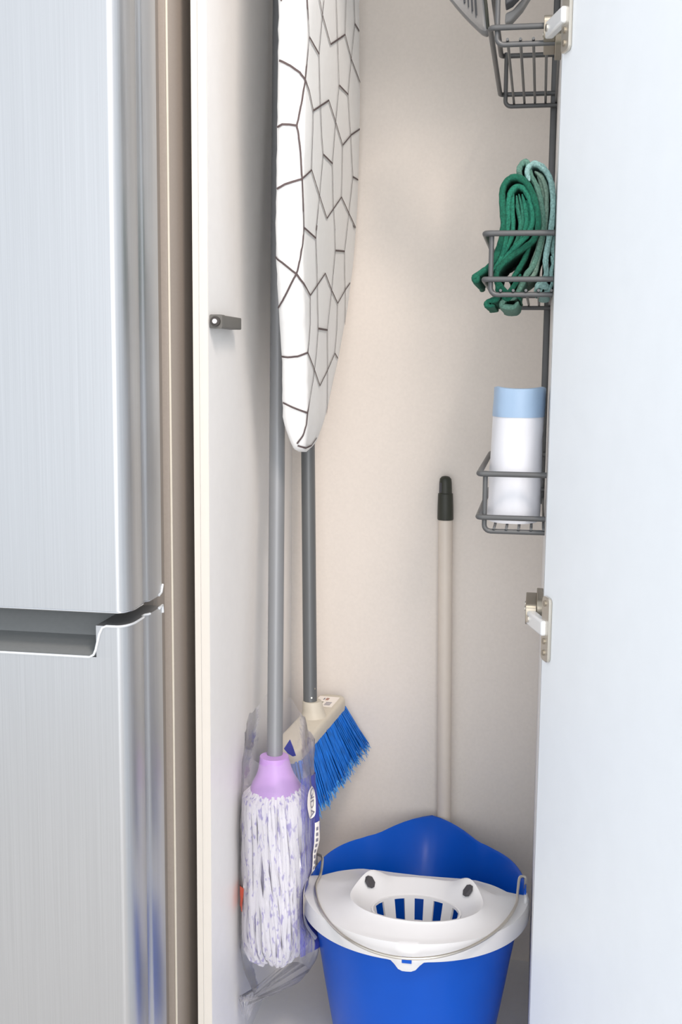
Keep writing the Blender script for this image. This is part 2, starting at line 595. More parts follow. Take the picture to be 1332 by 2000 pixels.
# gasket set back between the doors and the body, the body, top and bottom doors' insides
MB().box(XLF + 0.01, FX - 0.011, 1.3022, 1.344, -0.08, 1.72).build('door_gasket', 'gasket', fr, smooth=False)
bd = MB()
bd.prism(round_rect(XLF, FX, 1.3445, 1.86, 0.004, 4), 'z', -0.10, 1.74)
bd.build('body', 'fside', fr)
MB().tube([(FX - 0.0012, 1.3452, -0.09), (FX - 0.0012, 1.3452, 1.73)], 0.0016, 10).build('front_bead', 'block', fr)

# ------------------------------------------------------------------ ironing board
ib = thing('ironing_board', 'ironing board in a white cover printed with thin dark crackle lines', 'ironing board', (-0.31, 1.56, 0.898))


def bX(z):
    z = min(z, 1.56)
    return -0.288 - (1.5 - z) * 0.045


NEAR = [(0.898, 1.556), (0.902, 1.538), (0.909, 1.531), (0.9236, 1.524), (0.9594, 1.511), (1.0286, 1.490), (1.0944, 1.457), (1.15, 1.434), (1.2188, 1.418), (1.3385, 1.4016), (1.4519, 1.385), (1.56, 1.383), (1.68, 1.383)]
FAR = [(0.898, 1.560), (0.902, 1.592), (0.9098, 1.6255), (0.9535, 1.668), (1.0381, 1.7507), (1.10, 1.797), (1.1621, 1.828), (1.22, 1.839), (1.2765, 1.8415), (1.3543, 1.832), (1.4292, 1.815), (1.4982, 1.785), (1.58, 1.76), (1.68, 1.76)]
TH = 0.036


def bx_outline(z):
    yn, yf = smooth_interp(NEAR, z), smooth_interp(FAR, z)
    k = min(1.0, max(0.05, (z - 0.894) / 0.05)) ** 0.5
    th = TH * k
    xf = bX(z) - (TH - th) * 0.3
    r = min(th * 0.42, (yf - yn) * 0.45, 0.011)
    rect = round_rect(xf - th, xf, yn, yf, max(r, 0.0002), 5)
    # subdivide the long sides so that creases can show
    out = []
    n = len(rect)
    for i in range(n):
        a, b = rect[i], rect[(i + 1) % n]
        out.append(a)
        L = math.hypot(a[0] - b[0], a[1] - b[1])
        if i in (5, 17):
            for t in range(1, 14):
                out.append((a[0] + (b[0] - a[0]) * t / 14, a[1] + (b[1] - a[1]) * t / 14))
        elif i in (11, 23):
            for t in range(1, 6):
                out.append((a[0] + (b[0] - a[0]) * t / 6, a[1] + (b[1] - a[1]) * t / 6))
    return out


zs = [0.898, 0.8995, 0.902, 0.905, 0.909, 0.914, 0.92, 0.928] + [0.936 + 0.0125 * i for i in range(52)] + [1.60, 1.63, 1.65, 1.66, 1.664]
rings = []
for z in zs:
    ring = []
    for x, y in bx_outline(z):
        a = noise.noise((x * 60, y * 26, z * 14)) * 0.0012
        edge = max(0, 1 - abs(y - smooth_interp(NEAR, z)) / 0.03)
        a += edge * 0.0016 * noise.noise((x * 40 + 5, 2.0, z * 75 + x * 120))
        ring.append((x + a, y - a, z))
    rings.append(ring)
cover = MB().loft(rings, cap=True).build('cover', 'cover', ib, angle=60)
PRINT = [
    (0.0024, [(-0.2909, 1.3907, 1.4542, 0.87, -0.5, -0.03), (-0.2908, 1.391, 1.4513, 0.87, -0.5, -0.03), (-0.2907, 1.3914, 1.4484, 0.88, -0.45, -0.17), (-0.2907, 1.3924, 1.4456, 0.88, -0.45, -0.17), (-0.2907, 1.3937, 1.443, 0.98, -0.18, -0.13), (-0.2908, 1.3951, 1.4403, 0.98, -0.18, -0.13), (-0.2909, 1.3965, 1.4377, 0.98, -0.18, -0.13), (-0.291, 1.3977, 1.435, 0.98, -0.18, -0.04), (-0.2911, 1.3991, 1.4324, 1, 0.01, -0.05), (-0.2912, 1.4005, 1.4297, 1, 0.01, -0.05), (-0.2912, 1.402, 1.427, 1, 0.01, -0.05), (-0.2913, 1.4033, 1.4244, 1, 0.01, -0.05), (-0.2915, 1.405, 1.4219, 1, 0.02, -0.04), (-0.2916, 1.4066, 1.4193, 1, 0.02, -0.04), (-0.2917, 1.408, 1.4167, 1, 0.02, -0.04), (-0.2918, 1.4069, 1.4133, 1, 0.02, -0.04), (-0.2918, 1.4058, 1.4098, 1, 0.04, -0.03), (-0.2918, 1.4046, 1.4064, 1, 0.04, -0.03), (-0.2919, 1.4033, 1.4029, 1, 0.04, -0.03), (-0.2919, 1.402, 1.3995, 0.99, -0.12, -0.03), (-0.2921, 1.4019, 1.3963, 0.99, -0.11, -0.1), (-0.2924, 1.402, 1.3932, 0.99, -0.11, -0.1), (-0.2927, 1.4021, 1.3901, 0.99, -0.11, -0.1), (-0.2931, 1.4023, 1.387, 0.99, -0.11, -0.1), (-0.2933, 1.4022, 1.3839, 0.99, -0.12, -0.06), (-0.2936, 1.4021, 1.3807, 0.88, -0.47, -0.11), (-0.2939, 1.4022, 1.3776, 0.88, -0.47, -0.11), (-0.2942, 1.4023, 1.3743, 0.88, -0.47, -0.11), (-0.2946, 1.4026, 1.371, 0.91, -0.39, -0.12), (-0.2951, 1.4029, 1.3677, 0.91, -0.39, -0.12), (-0.2954, 1.4029, 1.3644, 0.91, -0.39, -0.12), (-0.2958, 1.4027, 1.3613, 0.91, -0.39, -0.12), (-0.2963, 1.403, 1.3583, 0.87, -0.45, -0.2), (-0.2968, 1.4036, 1.3554, 0.67, -0.7, -0.27), (-0.2974, 1.4042, 1.3525, 0.67, -0.7, -0.27), (-0.298, 1.4048, 1.3496, 0.67, -0.7, -0.27), (-0.2984, 1.4049, 1.3466, 0.64, -0.77, -0.08), (-0.2988, 1.4048, 1.3435, 0.64, -0.77, -0.08), (-0.2993, 1.4047, 1.3405, 0.64, -0.77, -0.08), (-0.2999, 1.4047, 1.3373, 0.64, -0.77, -0.08), (-0.3005, 1.4047, 1.3342, 0.42, -0.9, -0.12), (-0.3011, 1.4048, 1.331, 0.42, -0.9, -0.12), (-0.3018, 1.405, 1.3279, 0.42, -0.9, -0.12), (-0.3025, 1.4051, 1.3248, 0.42, -0.9, -0.12), (-0.3031, 1.4052, 1.3216, 0.47, -0.87, -0.13), (-0.3038, 1.4053, 1.3185, 0.47, -0.87, -0.13), (-0.3044, 1.4054, 1.3153, 0.13, -0.98, -0.15), (-0.3051, 1.4057, 1.3122, 0.13, -0.98, -0.15), (-0.3047, 1.4062, 1.3092, 0.09, -0.99, -0.1), (-0.3044, 1.4066, 1.3062, 0.54, -0.83, -0.13), (-0.304, 1.4073, 1.3032, 0.54, -0.83, -0.13), (-0.3037, 1.408, 1.3003, 0.54, -0.83, -0.13), (-0.3034, 1.4085, 1.2973, 0.41, -0.91, -0.11), (-0.303, 1.409, 1.2943, 0.41, -0.91, -0.11), (-0.3026, 1.4095, 1.2912, 0.41, -0.91, -0.11), (-0.3023, 1.4099, 1.2882, 0.41, -0.91, -0.11), (-0.3022, 1.4104, 1.2852, 0.46, -0.87, -0.15), (-0.3022, 1.4112, 1.2822, 0.63, -0.74, -0.25), (-0.3022, 1.4122, 1.2793, 0.63, -0.74, -0.25), (-0.3022, 1.4131, 1.2763, 0.63, -0.74, -0.25), (-0.3021, 1.414, 1.2734, 0.63, -0.77, -0.07), (-0.302, 1.4142, 1.2703, 0.63, -0.77, -0.07), (-0.3019, 1.4145, 1.2672, 0.63, -0.77, -0.07), (-0.3017, 1.4149, 1.2641, 0.63, -0.77, -0.07), (-0.3017, 1.4154, 1.2611, 0.63, -0.77, -0.07), (-0.3016, 1.4162, 1.2581, 0.58, -0.79, -0.19), (-0.3016, 1.4169, 1.2551, 0.58, -0.79, -0.19), (-0.3016, 1.4177, 1.2521, 0.86, -0.48, -0.18), (-0.3016, 1.4188, 1.2489, 0.86, -0.48, -0.18), (-0.3016, 1.4195, 1.2457, 0.85, -0.51, -0.11), (-0.3016, 1.4202, 1.2425, 0.85, -0.51, -0.11), (-0.3016, 1.421, 1.2393, 0.85, -0.51, -0.11), (-0.3016, 1.4217, 1.2361, 0.85, -0.51, -0.11), (-0.3016, 1.4222, 1.2329, 0.87, -0.48, -0.07), (-0.3016, 1.4228, 1.2296, 0.87, -0.48, -0.07), (-0.3015, 1.4233, 1.2264, 0.87, -0.48, -0.07), (-0.3015, 1.4238, 1.2231, 0.88, -0.46, -0.16), (-0.3015, 1.4248, 1.2199, 0.88, -0.46, -0.16), (-0.3016, 1.4258, 1.2167, 0.88, -0.46, -0.16), (-0.3017, 1.4267, 1.2136, 0.88, -0.46, -0.16), (-0.3018, 1.4276, 1.2104, 0.98, -0.2, -0.03), (-0.3018, 1.4282, 1.2072, 0.98, -0.2, -0.03), (-0.3018, 1.4287, 1.204, 0.98, -0.2, -0.03), (-0.3018, 1.4292, 1.2008, 0.98, -0.2, -0.03), (-0.3018, 1.4298, 1.1976, 0.97, -0.21, -0.09), (-0.3019, 1.4308, 1.1944, 0.97, -0.21, -0.09), (-0.302, 1.4318, 1.1912, 0.97, -0.21, -0.09)]),
    (0.0024, [(-0.289, 1.4576, 1.4743, 1, 0.02, -0.04), (-0.2891, 1.4623, 1.4721, 1, 0.01, -0.05), (-0.2893, 1.467, 1.47, 1, 0.01, -0.05), (-0.2895, 1.4718, 1.4678, 1, 0.01, -0.05), (-0.2896, 1.4765, 1.4655, 1, 0.01, -0.05), (-0.2898, 1.4813, 1.4633, 1, 0, -0.05), (-0.2899, 1.4867, 1.4616, 1, 0, -0.05), (-0.29, 1.4923, 1.4599, 1, 0, -0.05), (-0.2901, 1.4979, 1.4583, 1, 0, -0.05), (-0.2902, 1.5036, 1.4566, 1, 0, -0.05), (-0.2903, 1.5093, 1.4549, 1, 0, -0.05), (-0.2903, 1.5145, 1.453, 1, -0.02, -0.05), (-0.2903, 1.5197, 1.4511, 1, -0.02, -0.05), (-0.2903, 1.5249, 1.4491, 1, -0.02, -0.05), (-0.2902, 1.5301, 1.4472, 1, -0.02, -0.05), (-0.2902, 1.5354, 1.4452, 1, -0.02, -0.05), (-0.2902, 1.5409, 1.4433, 1, 0.02, -0.03)]),
    (0.0024, [(-0.289, 1.4866, 1.4831, 1, -0, -0.04), (-0.2892, 1.4855, 1.4791, 1, -0, -0.04), (-0.2893, 1.4843, 1.4751, 1, -0, -0.04), (-0.2895, 1.4833, 1.4712, 1, 0, -0.05), (-0.2896, 1.4823, 1.4672, 1, 0, -0.05), (-0.2898, 1.4813, 1.4633, 1, 0, -0.05), (-0.2899, 1.4806, 1.4599, 1, 0, -0.05), (-0.2901, 1.48, 1.4566, 1, 0.01, -0.06), (-0.2903, 1.4795, 1.4532, 1, 0.01, -0.06), (-0.2904, 1.4789, 1.4499, 1, 0.01, -0.06), (-0.2906, 1.4785, 1.4466, 1, 0.01, -0.06), (-0.2908, 1.478, 1.4433, 1, 0.01, -0.06), (-0.291, 1.4776, 1.44, 1, 0.01, -0.06), (-0.2912, 1.4772, 1.4367, 1, 0.01, -0.06), (-0.2914, 1.4768, 1.4335, 1, 0, -0.06), (-0.2916, 1.4764, 1.4302, 1, 0, -0.06), (-0.2918, 1.476, 1.4269, 1, 0, -0.06), (-0.292, 1.4756, 1.4236, 1, 0, -0.06), (-0.2921, 1.4748, 1.4202, 1, -0, -0.05), (-0.2922, 1.474, 1.4168, 1, -0, -0.05), (-0.2924, 1.4736, 1.4135, 1, -0, -0.05), (-0.2926, 1.4748, 1.4105, 1, -0.01, -0.03), (-0.2926, 1.4757, 1.4074, 1, -0.01, -0.03), (-0.2927, 1.4765, 1.4043, 1, -0.01, -0.03), (-0.2928, 1.4777, 1.4012, 1, -0.01, -0.03), (-0.2929, 1.4788, 1.3982, 1, -0.02, -0.03), (-0.293, 1.4796, 1.395, 1, -0.02, -0.03), (-0.293, 1.4804, 1.3919, 1, -0.02, -0.03), (-0.2931, 1.4813, 1.3888, 1, -0.02, -0.03), (-0.2932, 1.4823, 1.3856, 1, -0.02, -0.03), (-0.2932, 1.4832, 1.3825, 1, -0.02, -0.03), (-0.2933, 1.4842, 1.3794, 1, -0.02, -0.03), (-0.2934, 1.4851, 1.3762, 1, -0.02, -0.03), (-0.2935, 1.486, 1.3731, 1, -0.01, -0.04), (-0.2936, 1.4873, 1.37, 1, -0.01, -0.04), (-0.2937, 1.4888, 1.3672, 1, -0.01, -0.04), (-0.2939, 1.4903, 1.3643, 1, -0.01, -0.04), (-0.2939, 1.4916, 1.3614, 1, -0.01, -0.04), (-0.2941, 1.4933, 1.3586, 1, 0, -0.05), (-0.2943, 1.4952, 1.3558, 1, 0, -0.05), (-0.2945, 1.4971, 1.353, 1, 0, -0.05), (-0.2947, 1.499, 1.3502, 1, 0.01, -0.06), (-0.2949, 1.5008, 1.3474, 1, -0, -0.06), (-0.2951, 1.5027, 1.3445, 1, -0, -0.06), (-0.2953, 1.5046, 1.3417, 1, -0, -0.06), (-0.2955, 1.5065, 1.3389, 1, -0, -0.06), (-0.2958, 1.5085, 1.336, 1, -0, -0.06), (-0.2959, 1.5099, 1.3331, 1, -0.01, -0.05), (-0.296, 1.5116, 1.3301, 1, -0.01, -0.05), (-0.2962, 1.5133, 1.3272, 1, -0.01, -0.05), (-0.2963, 1.5149, 1.3243, 1, -0.01, -0.05), (-0.2965, 1.5164, 1.3213, 1, -0.02, -0.04), (-0.2966, 1.5179, 1.3183, 1, -0.02, -0.04), (-0.2967, 1.5201, 1.3153, 1, -0.02, -0.04), (-0.2968, 1.5223, 1.3122, 1, -0.02, -0.04), (-0.2969, 1.5245, 1.3092, 1, -0.01, -0.04), (-0.297, 1.5268, 1.3061, 1, -0.01, -0.04), (-0.2971, 1.5291, 1.303, 1, -0.01, -0.04), (-0.2972, 1.5313, 1.3, 1, -0.01, -0.04), (-0.2973, 1.5306, 1.2965, 1, -0, -0.04), (-0.2975, 1.5301, 1.293, 1, -0, -0.04), (-0.2977, 1.5295, 1.2896, 1, -0, -0.04), (-0.2978, 1.5285, 1.286, 1, -0, -0.04), (-0.298, 1.5281, 1.2826, 1, 0.01, -0.04), (-0.2982, 1.5276, 1.2792, 1, 0.01, -0.04), (-0.2983, 1.5268, 1.2757, 1, 0.01, -0.04), (-0.2984, 1.526, 1.2722, 1, 0.02, -0.05), (-0.2986, 1.5255, 1.2687, 1, 0.02, -0.05), (-0.2988, 1.5247, 1.2652, 1, 0.02, -0.05), (-0.2989, 1.5238, 1.2617, 1, 0.02, -0.05), (-0.299, 1.523, 1.2582, 1, 0.03, -0.04), (-0.2991, 1.5221, 1.2547, 1, 0.03, -0.04), (-0.2992, 1.5212, 1.2512, 1, 0.03, -0.04), (-0.2993, 1.5202, 1.2477, 1, 0.03, -0.04), (-0.2994, 1.5192, 1.2442, 1, 0.03, -0.04), (-0.2995, 1.5181, 1.2406, 1, 0.03, -0.04), (-0.2996, 1.5169, 1.2369, 1, 0.03, -0.04), (-0.2997, 1.5156, 1.2333, 1, 0.03, -0.03), (-0.2998, 1.5143, 1.2297, 1, 0.03, -0.03), (-0.2999, 1.5131, 1.2261, 1, -0.03, -0.05), (-0.3001, 1.5123, 1.2225, 1, -0.04, -0.04), (-0.3002, 1.5114, 1.219, 1, -0.04, -0.04), (-0.3004, 1.5105, 1.2154, 1, -0.04, -0.04), (-0.3006, 1.5097, 1.2118, 1, -0.04, -0.04), (-0.3007, 1.5088, 1.2083, 1, -0.04, -0.03), (-0.3009, 1.5078, 1.2047, 1, -0.04, -0.03), (-0.301, 1.5068, 1.2011, 1, -0.04, -0.03), (-0.3012, 1.5059, 1.1976, 1, -0.03, -0.03)]),
    (0.0024, [(-0.2878, 1.5672, 1.5073, 1, 0.01, -0.04), (-0.2879, 1.5686, 1.5044, 1, 0.01, -0.04), (-0.288, 1.5702, 1.5014, 1, 0.01, -0.04), (-0.2882, 1.5718, 1.4985, 1, 0, -0.04), (-0.2883, 1.5733, 1.4955, 1, 0, -0.04), (-0.2884, 1.5747, 1.4925, 1, 0, -0.04), (-0.2885, 1.5763, 1.4895, 1, 0, -0.04), (-0.2887, 1.578, 1.4866, 1, 0, -0.04), (-0.2888, 1.5794, 1.4835, 1, -0, -0.05), (-0.2889, 1.5809, 1.4805, 1, -0, -0.05), (-0.289, 1.5823, 1.4775, 1, -0, -0.05), (-0.2892, 1.5839, 1.4744, 1, -0, -0.05), (-0.2893, 1.5854, 1.4714, 1, -0.01, -0.04), (-0.2894, 1.5867, 1.4683, 1, -0.01, -0.04), (-0.2895, 1.5881, 1.4652, 1, -0.01, -0.04), (-0.2896, 1.5895, 1.4621, 1, -0.01, -0.04), (-0.2897, 1.5909, 1.459, 1, -0.02, -0.04), (-0.2897, 1.5922, 1.4558, 1, -0.02, -0.04), (-0.2898, 1.5936, 1.4527, 1, -0.02, -0.04), (-0.2899, 1.5949, 1.4495, 1, -0.02, -0.04), (-0.29, 1.5963, 1.4464, 1, -0.02, -0.04), (-0.2901, 1.5979, 1.4433, 1, 0.03, -0.04), (-0.2903, 1.5996, 1.4402, 1, 0.03, -0.04), (-0.2904, 1.6013, 1.4371, 1, 0.03, -0.04), (-0.2906, 1.6032, 1.434, 1, 0.04, -0.04), (-0.2908, 1.6051, 1.4309, 1, 0.04, -0.04), (-0.291, 1.6069, 1.4278, 1, 0.04, -0.04), (-0.2911, 1.6088, 1.4247, 1, 0.04, -0.04), (-0.2913, 1.6107, 1.4216, 1, 0.04, -0.04), (-0.2915, 1.6126, 1.4185, 1, 0.04, -0.04), (-0.2917, 1.6146, 1.4154, 1, 0.04, -0.04), (-0.2919, 1.6167, 1.4124, 1, 0.04, -0.04), (-0.2921, 1.6185, 1.4092, 1, 0.03, -0.04), (-0.2921, 1.6171, 1.4053, 1, 0.03, -0.04), (-0.2923, 1.6162, 1.4016, 1, 0.03, -0.04), (-0.2924, 1.6153, 1.3978, 1, 0.02, -0.04), (-0.2926, 1.6141, 1.394, 1, 0.02, -0.04), (-0.2927, 1.6133, 1.3903, 1, 0.02, -0.04), (-0.2929, 1.6124, 1.3865, 1, 0.02, -0.04), (-0.293, 1.6115, 1.3828, 1, 0.01, -0.04), (-0.2932, 1.6107, 1.3791, 1, -0.01, -0.06), (-0.2934, 1.6101, 1.3754, 1, -0.01, -0.06), (-0.2936, 1.6095, 1.3717, 1, -0.02, -0.06), (-0.2938, 1.6089, 1.3681, 1, -0.02, -0.06), (-0.2941, 1.6083, 1.3644, 1, -0.02, -0.06), (-0.2943, 1.6078, 1.3607, 1, -0.01, -0.04), (-0.2945, 1.6072, 1.3571, 1, -0.01, -0.04), (-0.2947, 1.6069, 1.3535, 1, -0.01, -0.04), (-0.2948, 1.6063, 1.3499, 1, -0.01, -0.04), (-0.295, 1.6057, 1.3463, 1, -0, -0.03), (-0.2951, 1.6052, 1.3427, 1, -0, -0.03), (-0.2952, 1.6044, 1.339, 1, -0, -0.03), (-0.2953, 1.6034, 1.3353, 1, 0, -0.03), (-0.2955, 1.6028, 1.3317, 1, 0, -0.03), (-0.2956, 1.6019, 1.328, 1, 0, -0.03), (-0.2956, 1.601, 1.3244, 1, 0, -0.03), (-0.2958, 1.6003, 1.3207, 1, 0.01, -0.04), (-0.2959, 1.5996, 1.3171, 1, 0.01, -0.04), (-0.296, 1.5989, 1.3135, 1, 0.01, -0.04), (-0.2962, 1.5983, 1.3099, 1, 0.01, -0.05), (-0.2964, 1.5979, 1.3063, 1, 0.01, -0.05), (-0.2965, 1.5975, 1.3027, 1, 0.01, -0.05), (-0.2967, 1.5972, 1.2992, 1, 0.01, -0.05), (-0.2969, 1.5989, 1.296, 1, 0.01, -0.06), (-0.2972, 1.6006, 1.2928, 1, 0.01, -0.06), (-0.2974, 1.6024, 1.2896, 1, 0.01, -0.06), (-0.2976, 1.6042, 1.2863, 1, 0.01, -0.06), (-0.2978, 1.6061, 1.2831, 1, 0.01, -0.07), (-0.2981, 1.608, 1.2799, 1, 0.01, -0.07), (-0.2984, 1.61, 1.2767, 1, 0.01, -0.07), (-0.2986, 1.6119, 1.2735, 1, 0, -0.07), (-0.2988, 1.6138, 1.2702, 1, 0, -0.07), (-0.2991, 1.6157, 1.267, 1, 0, -0.07), (-0.2993, 1.6176, 1.2637, 1, 0, -0.07), (-0.2996, 1.6195, 1.2604, 1, 0, -0.06), (-0.2998, 1.6211, 1.2571, 1, 0, -0.06), (-0.2999, 1.6226, 1.2537, 1, 0, -0.06), (-0.3001, 1.6242, 1.2504, 1, 0, -0.06), (-0.3003, 1.6256, 1.247, 1, -0, -0.03), (-0.3004, 1.6268, 1.2436, 1, -0, -0.03), (-0.3005, 1.6289, 1.2403, 1, -0.01, -0.03), (-0.3005, 1.631, 1.237, 1, -0.01, -0.03), (-0.3006, 1.6331, 1.2337, 1, -0.01, -0.02), (-0.3006, 1.635, 1.2303, 1, -0.01, -0.02), (-0.3007, 1.6369, 1.227, 1, -0.01, -0.02), (-0.3007, 1.6388, 1.2236, 1, -0.01, -0.02), (-0.3008, 1.6409, 1.2202, 1, -0, -0.02), (-0.3009, 1.643, 1.2169, 1, -0, -0.02), (-0.3009, 1.645, 1.2135, 1, -0, -0.02)]),
    (0.0024, [(-0.2871, 1.6397, 1.5292, 1, 0.02, -0.03), (-0.2872, 1.64, 1.5257, 1, 0.02, -0.03), (-0.2873, 1.6402, 1.5222, 1, 0.02, -0.02), (-0.2874, 1.6403, 1.5187, 1, 0.02, -0.02), (-0.2875, 1.6406, 1.5152, 1, 0.02, -0.02), (-0.2876, 1.6408, 1.5117, 1, 0.02, -0.02), (-0.2877, 1.6409, 1.5082, 1, 0.01, -0.03), (-0.2878, 1.6412, 1.5047, 1, 0.01, -0.03), (-0.288, 1.6416, 1.5012, 1, 0.01, -0.03), (-0.2881, 1.6419, 1.4977, 1, 0, -0.04), (-0.2882, 1.6424, 1.4943, 1, 0, -0.04), (-0.2884, 1.643, 1.4909, 1, 0, -0.04), (-0.2886, 1.6437, 1.4875, 1, 0, -0.04), (-0.2888, 1.6443, 1.4841, 1, -0.01, -0.05), (-0.2888, 1.6503, 1.4821, 1, -0.01, -0.05), (-0.2889, 1.6565, 1.4801, 1, -0.01, -0.05), (-0.2889, 1.6627, 1.4781, 1, -0.01, -0.05), (-0.289, 1.669, 1.4761, 1, -0.01, -0.05), (-0.289, 1.6752, 1.474, 1, -0.01, -0.04), (-0.2891, 1.6815, 1.4719, 1, -0.01, -0.05), (-0.2891, 1.6879, 1.4699, 1, -0.01, -0.05), (-0.2892, 1.6943, 1.4678, 1, -0.01, -0.05), (-0.2892, 1.7008, 1.4657, 1, -0.01, -0.05), (-0.2894, 1.7105, 1.4644, 1, 0.02, -0.03), (-0.2896, 1.7207, 1.4633, 1, 0.02, -0.03), (-0.2898, 1.7311, 1.4622, 1, 0.02, -0.03), (-0.2899, 1.7408, 1.4608, 1, -0, -0.05), (-0.2899, 1.7504, 1.4594, 1, -0, -0.05), (-0.29, 1.7601, 1.4579, 1, -0, -0.05), (-0.29, 1.77, 1.4564, 1, 0, -0.05), (-0.2901, 1.7801, 1.455, 1, 0, -0.05), (-0.2902, 1.7907, 1.4536, 1, 0, -0.05)]),
    (0.0024, [(-0.286, 1.7015, 1.5478, 1, -0.03, -0.05), (-0.2861, 1.7033, 1.5447, 1, -0.03, -0.05), (-0.2863, 1.7051, 1.5416, 1, -0.03, -0.05), (-0.2864, 1.7069, 1.5384, 1, -0.03, -0.05), (-0.2865, 1.7087, 1.5353, 1, -0.02, -0.04), (-0.2866, 1.7105, 1.5322, 1, -0.02, -0.04), (-0.2868, 1.7123, 1.529, 1, -0.02, -0.04), (-0.2869, 1.7141, 1.5259, 1, -0.02, -0.04), (-0.287, 1.7158, 1.5227, 1, -0.02, -0.05), (-0.2871, 1.7176, 1.5195, 1, -0.02, -0.05), (-0.2874, 1.7168, 1.5155, 1, -0.02, -0.05), (-0.2876, 1.7161, 1.5115, 1, -0.02, -0.05), (-0.2879, 1.7152, 1.5075, 1, 0.01, -0.04), (-0.2881, 1.7143, 1.5034, 1, 0.01, -0.04), (-0.2883, 1.7129, 1.4992, 1, 0.01, -0.04), (-0.2884, 1.7115, 1.4951, 1, 0.02, -0.03), (-0.2886, 1.7102, 1.4909, 1, 0.02, -0.03), (-0.2886, 1.7082, 1.4866, 1, 0.02, -0.03), (-0.2887, 1.7065, 1.4823, 1, 0.02, -0.03), (-0.2888, 1.7048, 1.4781, 1, 0.02, -0.03), (-0.2889, 1.7032, 1.4739, 1, 0.02, -0.03), (-0.289, 1.7018, 1.4697, 1, -0.01, -0.05), (-0.2892, 1.7008, 1.4657, 1, -0.01, -0.05), (-0.2894, 1.7001, 1.4619, 1, -0.01, -0.05), (-0.2896, 1.6995, 1.4582, 1, -0, -0.05), (-0.2898, 1.6989, 1.4545, 1, -0, -0.05), (-0.29, 1.6983, 1.4507, 1, -0, -0.05), (-0.2902, 1.6977, 1.447, 1, -0, -0.06), (-0.2904, 1.6973, 1.4433, 1, -0, -0.06), (-0.2906, 1.6968, 1.4396, 1, -0, -0.06), (-0.2908, 1.6963, 1.4359, 1, -0, -0.06), (-0.2911, 1.6961, 1.4323, 1, -0, -0.06), (-0.2913, 1.6955, 1.4285, 1, -0, -0.06), (-0.2915, 1.695, 1.4248, 1, -0, -0.06), (-0.2917, 1.6946, 1.4212, 1, 0.01, -0.06), (-0.2919, 1.6939, 1.4174, 1, 0.01, -0.06), (-0.292, 1.6931, 1.4136, 1, 0.01, -0.06), (-0.2922, 1.6959, 1.4105, 1, 0.01, -0.05), (-0.2924, 1.6987, 1.4073, 1, 0.01, -0.05), (-0.2926, 1.7015, 1.4041, 1, 0.01, -0.05), (-0.2928, 1.7042, 1.4009, 1, 0.01, -0.05), (-0.293, 1.707, 1.3977, 1, 0.02, -0.04), (-0.2932, 1.7099, 1.3944, 1, 0.02, -0.04), (-0.2933, 1.7127, 1.3912, 1, 0.02, -0.04), (-0.2935, 1.7155, 1.3879, 1, 0.02, -0.04), (-0.2937, 1.7183, 1.3846, 1, 0.02, -0.04), (-0.2939, 1.7209, 1.3813, 1, 0.02, -0.04), (-0.294, 1.7235, 1.378, 1, 0.02, -0.04), (-0.2942, 1.7262, 1.3746, 1, 0.02, -0.04), (-0.2943, 1.7288, 1.3713, 1, 0.01, -0.04), (-0.2944, 1.7313, 1.3678, 1, -0.03, -0.05), (-0.2945, 1.7335, 1.3644, 1, -0.03, -0.05), (-0.2946, 1.7355, 1.3609, 1, -0.02, -0.05), (-0.2947, 1.7377, 1.3575, 1, -0.02, -0.05), (-0.2948, 1.7399, 1.3541, 1, -0.02, -0.05), (-0.2949, 1.7422, 1.3506, 1, -0.02, -0.05), (-0.2951, 1.7445, 1.3472, 1, -0.02, -0.05), (-0.2952, 1.7469, 1.3438, 1, -0.02, -0.05), (-0.2954, 1.7493, 1.3403, 1, -0.02, -0.05), (-0.2955, 1.7517, 1.3369, 1, -0.02, -0.05), (-0.2956, 1.7541, 1.3334, 1, -0.01, -0.05), (-0.2958, 1.7566, 1.3299, 1, -0.01, -0.05), (-0.2959, 1.759, 1.3265, 1, -0.01, -0.05), (-0.2961, 1.7615, 1.323, 1, -0.02, -0.05), (-0.2962, 1.7638, 1.3194, 1, -0.02, -0.05), (-0.2963, 1.7661, 1.3159, 1, -0.02, -0.05), (-0.2964, 1.7684, 1.3123, 1, -0.02, -0.05), (-0.2966, 1.7707, 1.3088, 1, -0.01, -0.05), (-0.2967, 1.7693, 1.3046, 1, -0.02, -0.05), (-0.2969, 1.7679, 1.3005, 1, -0.02, -0.05), (-0.2971, 1.7667, 1.2965, 1, -0.03, -0.04), (-0.2973, 1.7655, 1.2924, 1, -0.03, -0.04), (-0.2975, 1.7642, 1.2883, 1, -0.03, -0.04), (-0.2977, 1.7632, 1.2843, 1, -0.02, -0.05), (-0.298, 1.7622, 1.2803, 1, -0.02, -0.05), (-0.2982, 1.7611, 1.2762, 1, -0.02, -0.05), (-0.2984, 1.7599, 1.2722, 1, -0.01, -0.05), (-0.2987, 1.7591, 1.2682, 1, -0.01, -0.05), (-0.2989, 1.7577, 1.2641, 1, -0.01, -0.05), (-0.299, 1.7562, 1.26, 1, 0, -0.04), (-0.2992, 1.7552, 1.256, 1, 0, -0.04), (-0.2993, 1.7534, 1.2519, 1, 0, -0.04), (-0.2995, 1.7518, 1.2473, 1, 0.01, -0.04), (-0.2996, 1.7504, 1.2428, 1, 0.01, -0.04), (-0.2997, 1.7487, 1.2383, 1, 0.01, -0.04), (-0.2999, 1.747, 1.2338, 1, 0.02, -0.04), (-0.3, 1.7455, 1.2293, 1, 0.02, -0.04), (-0.3002, 1.744, 1.2248, 1, 0.02, -0.04)]),
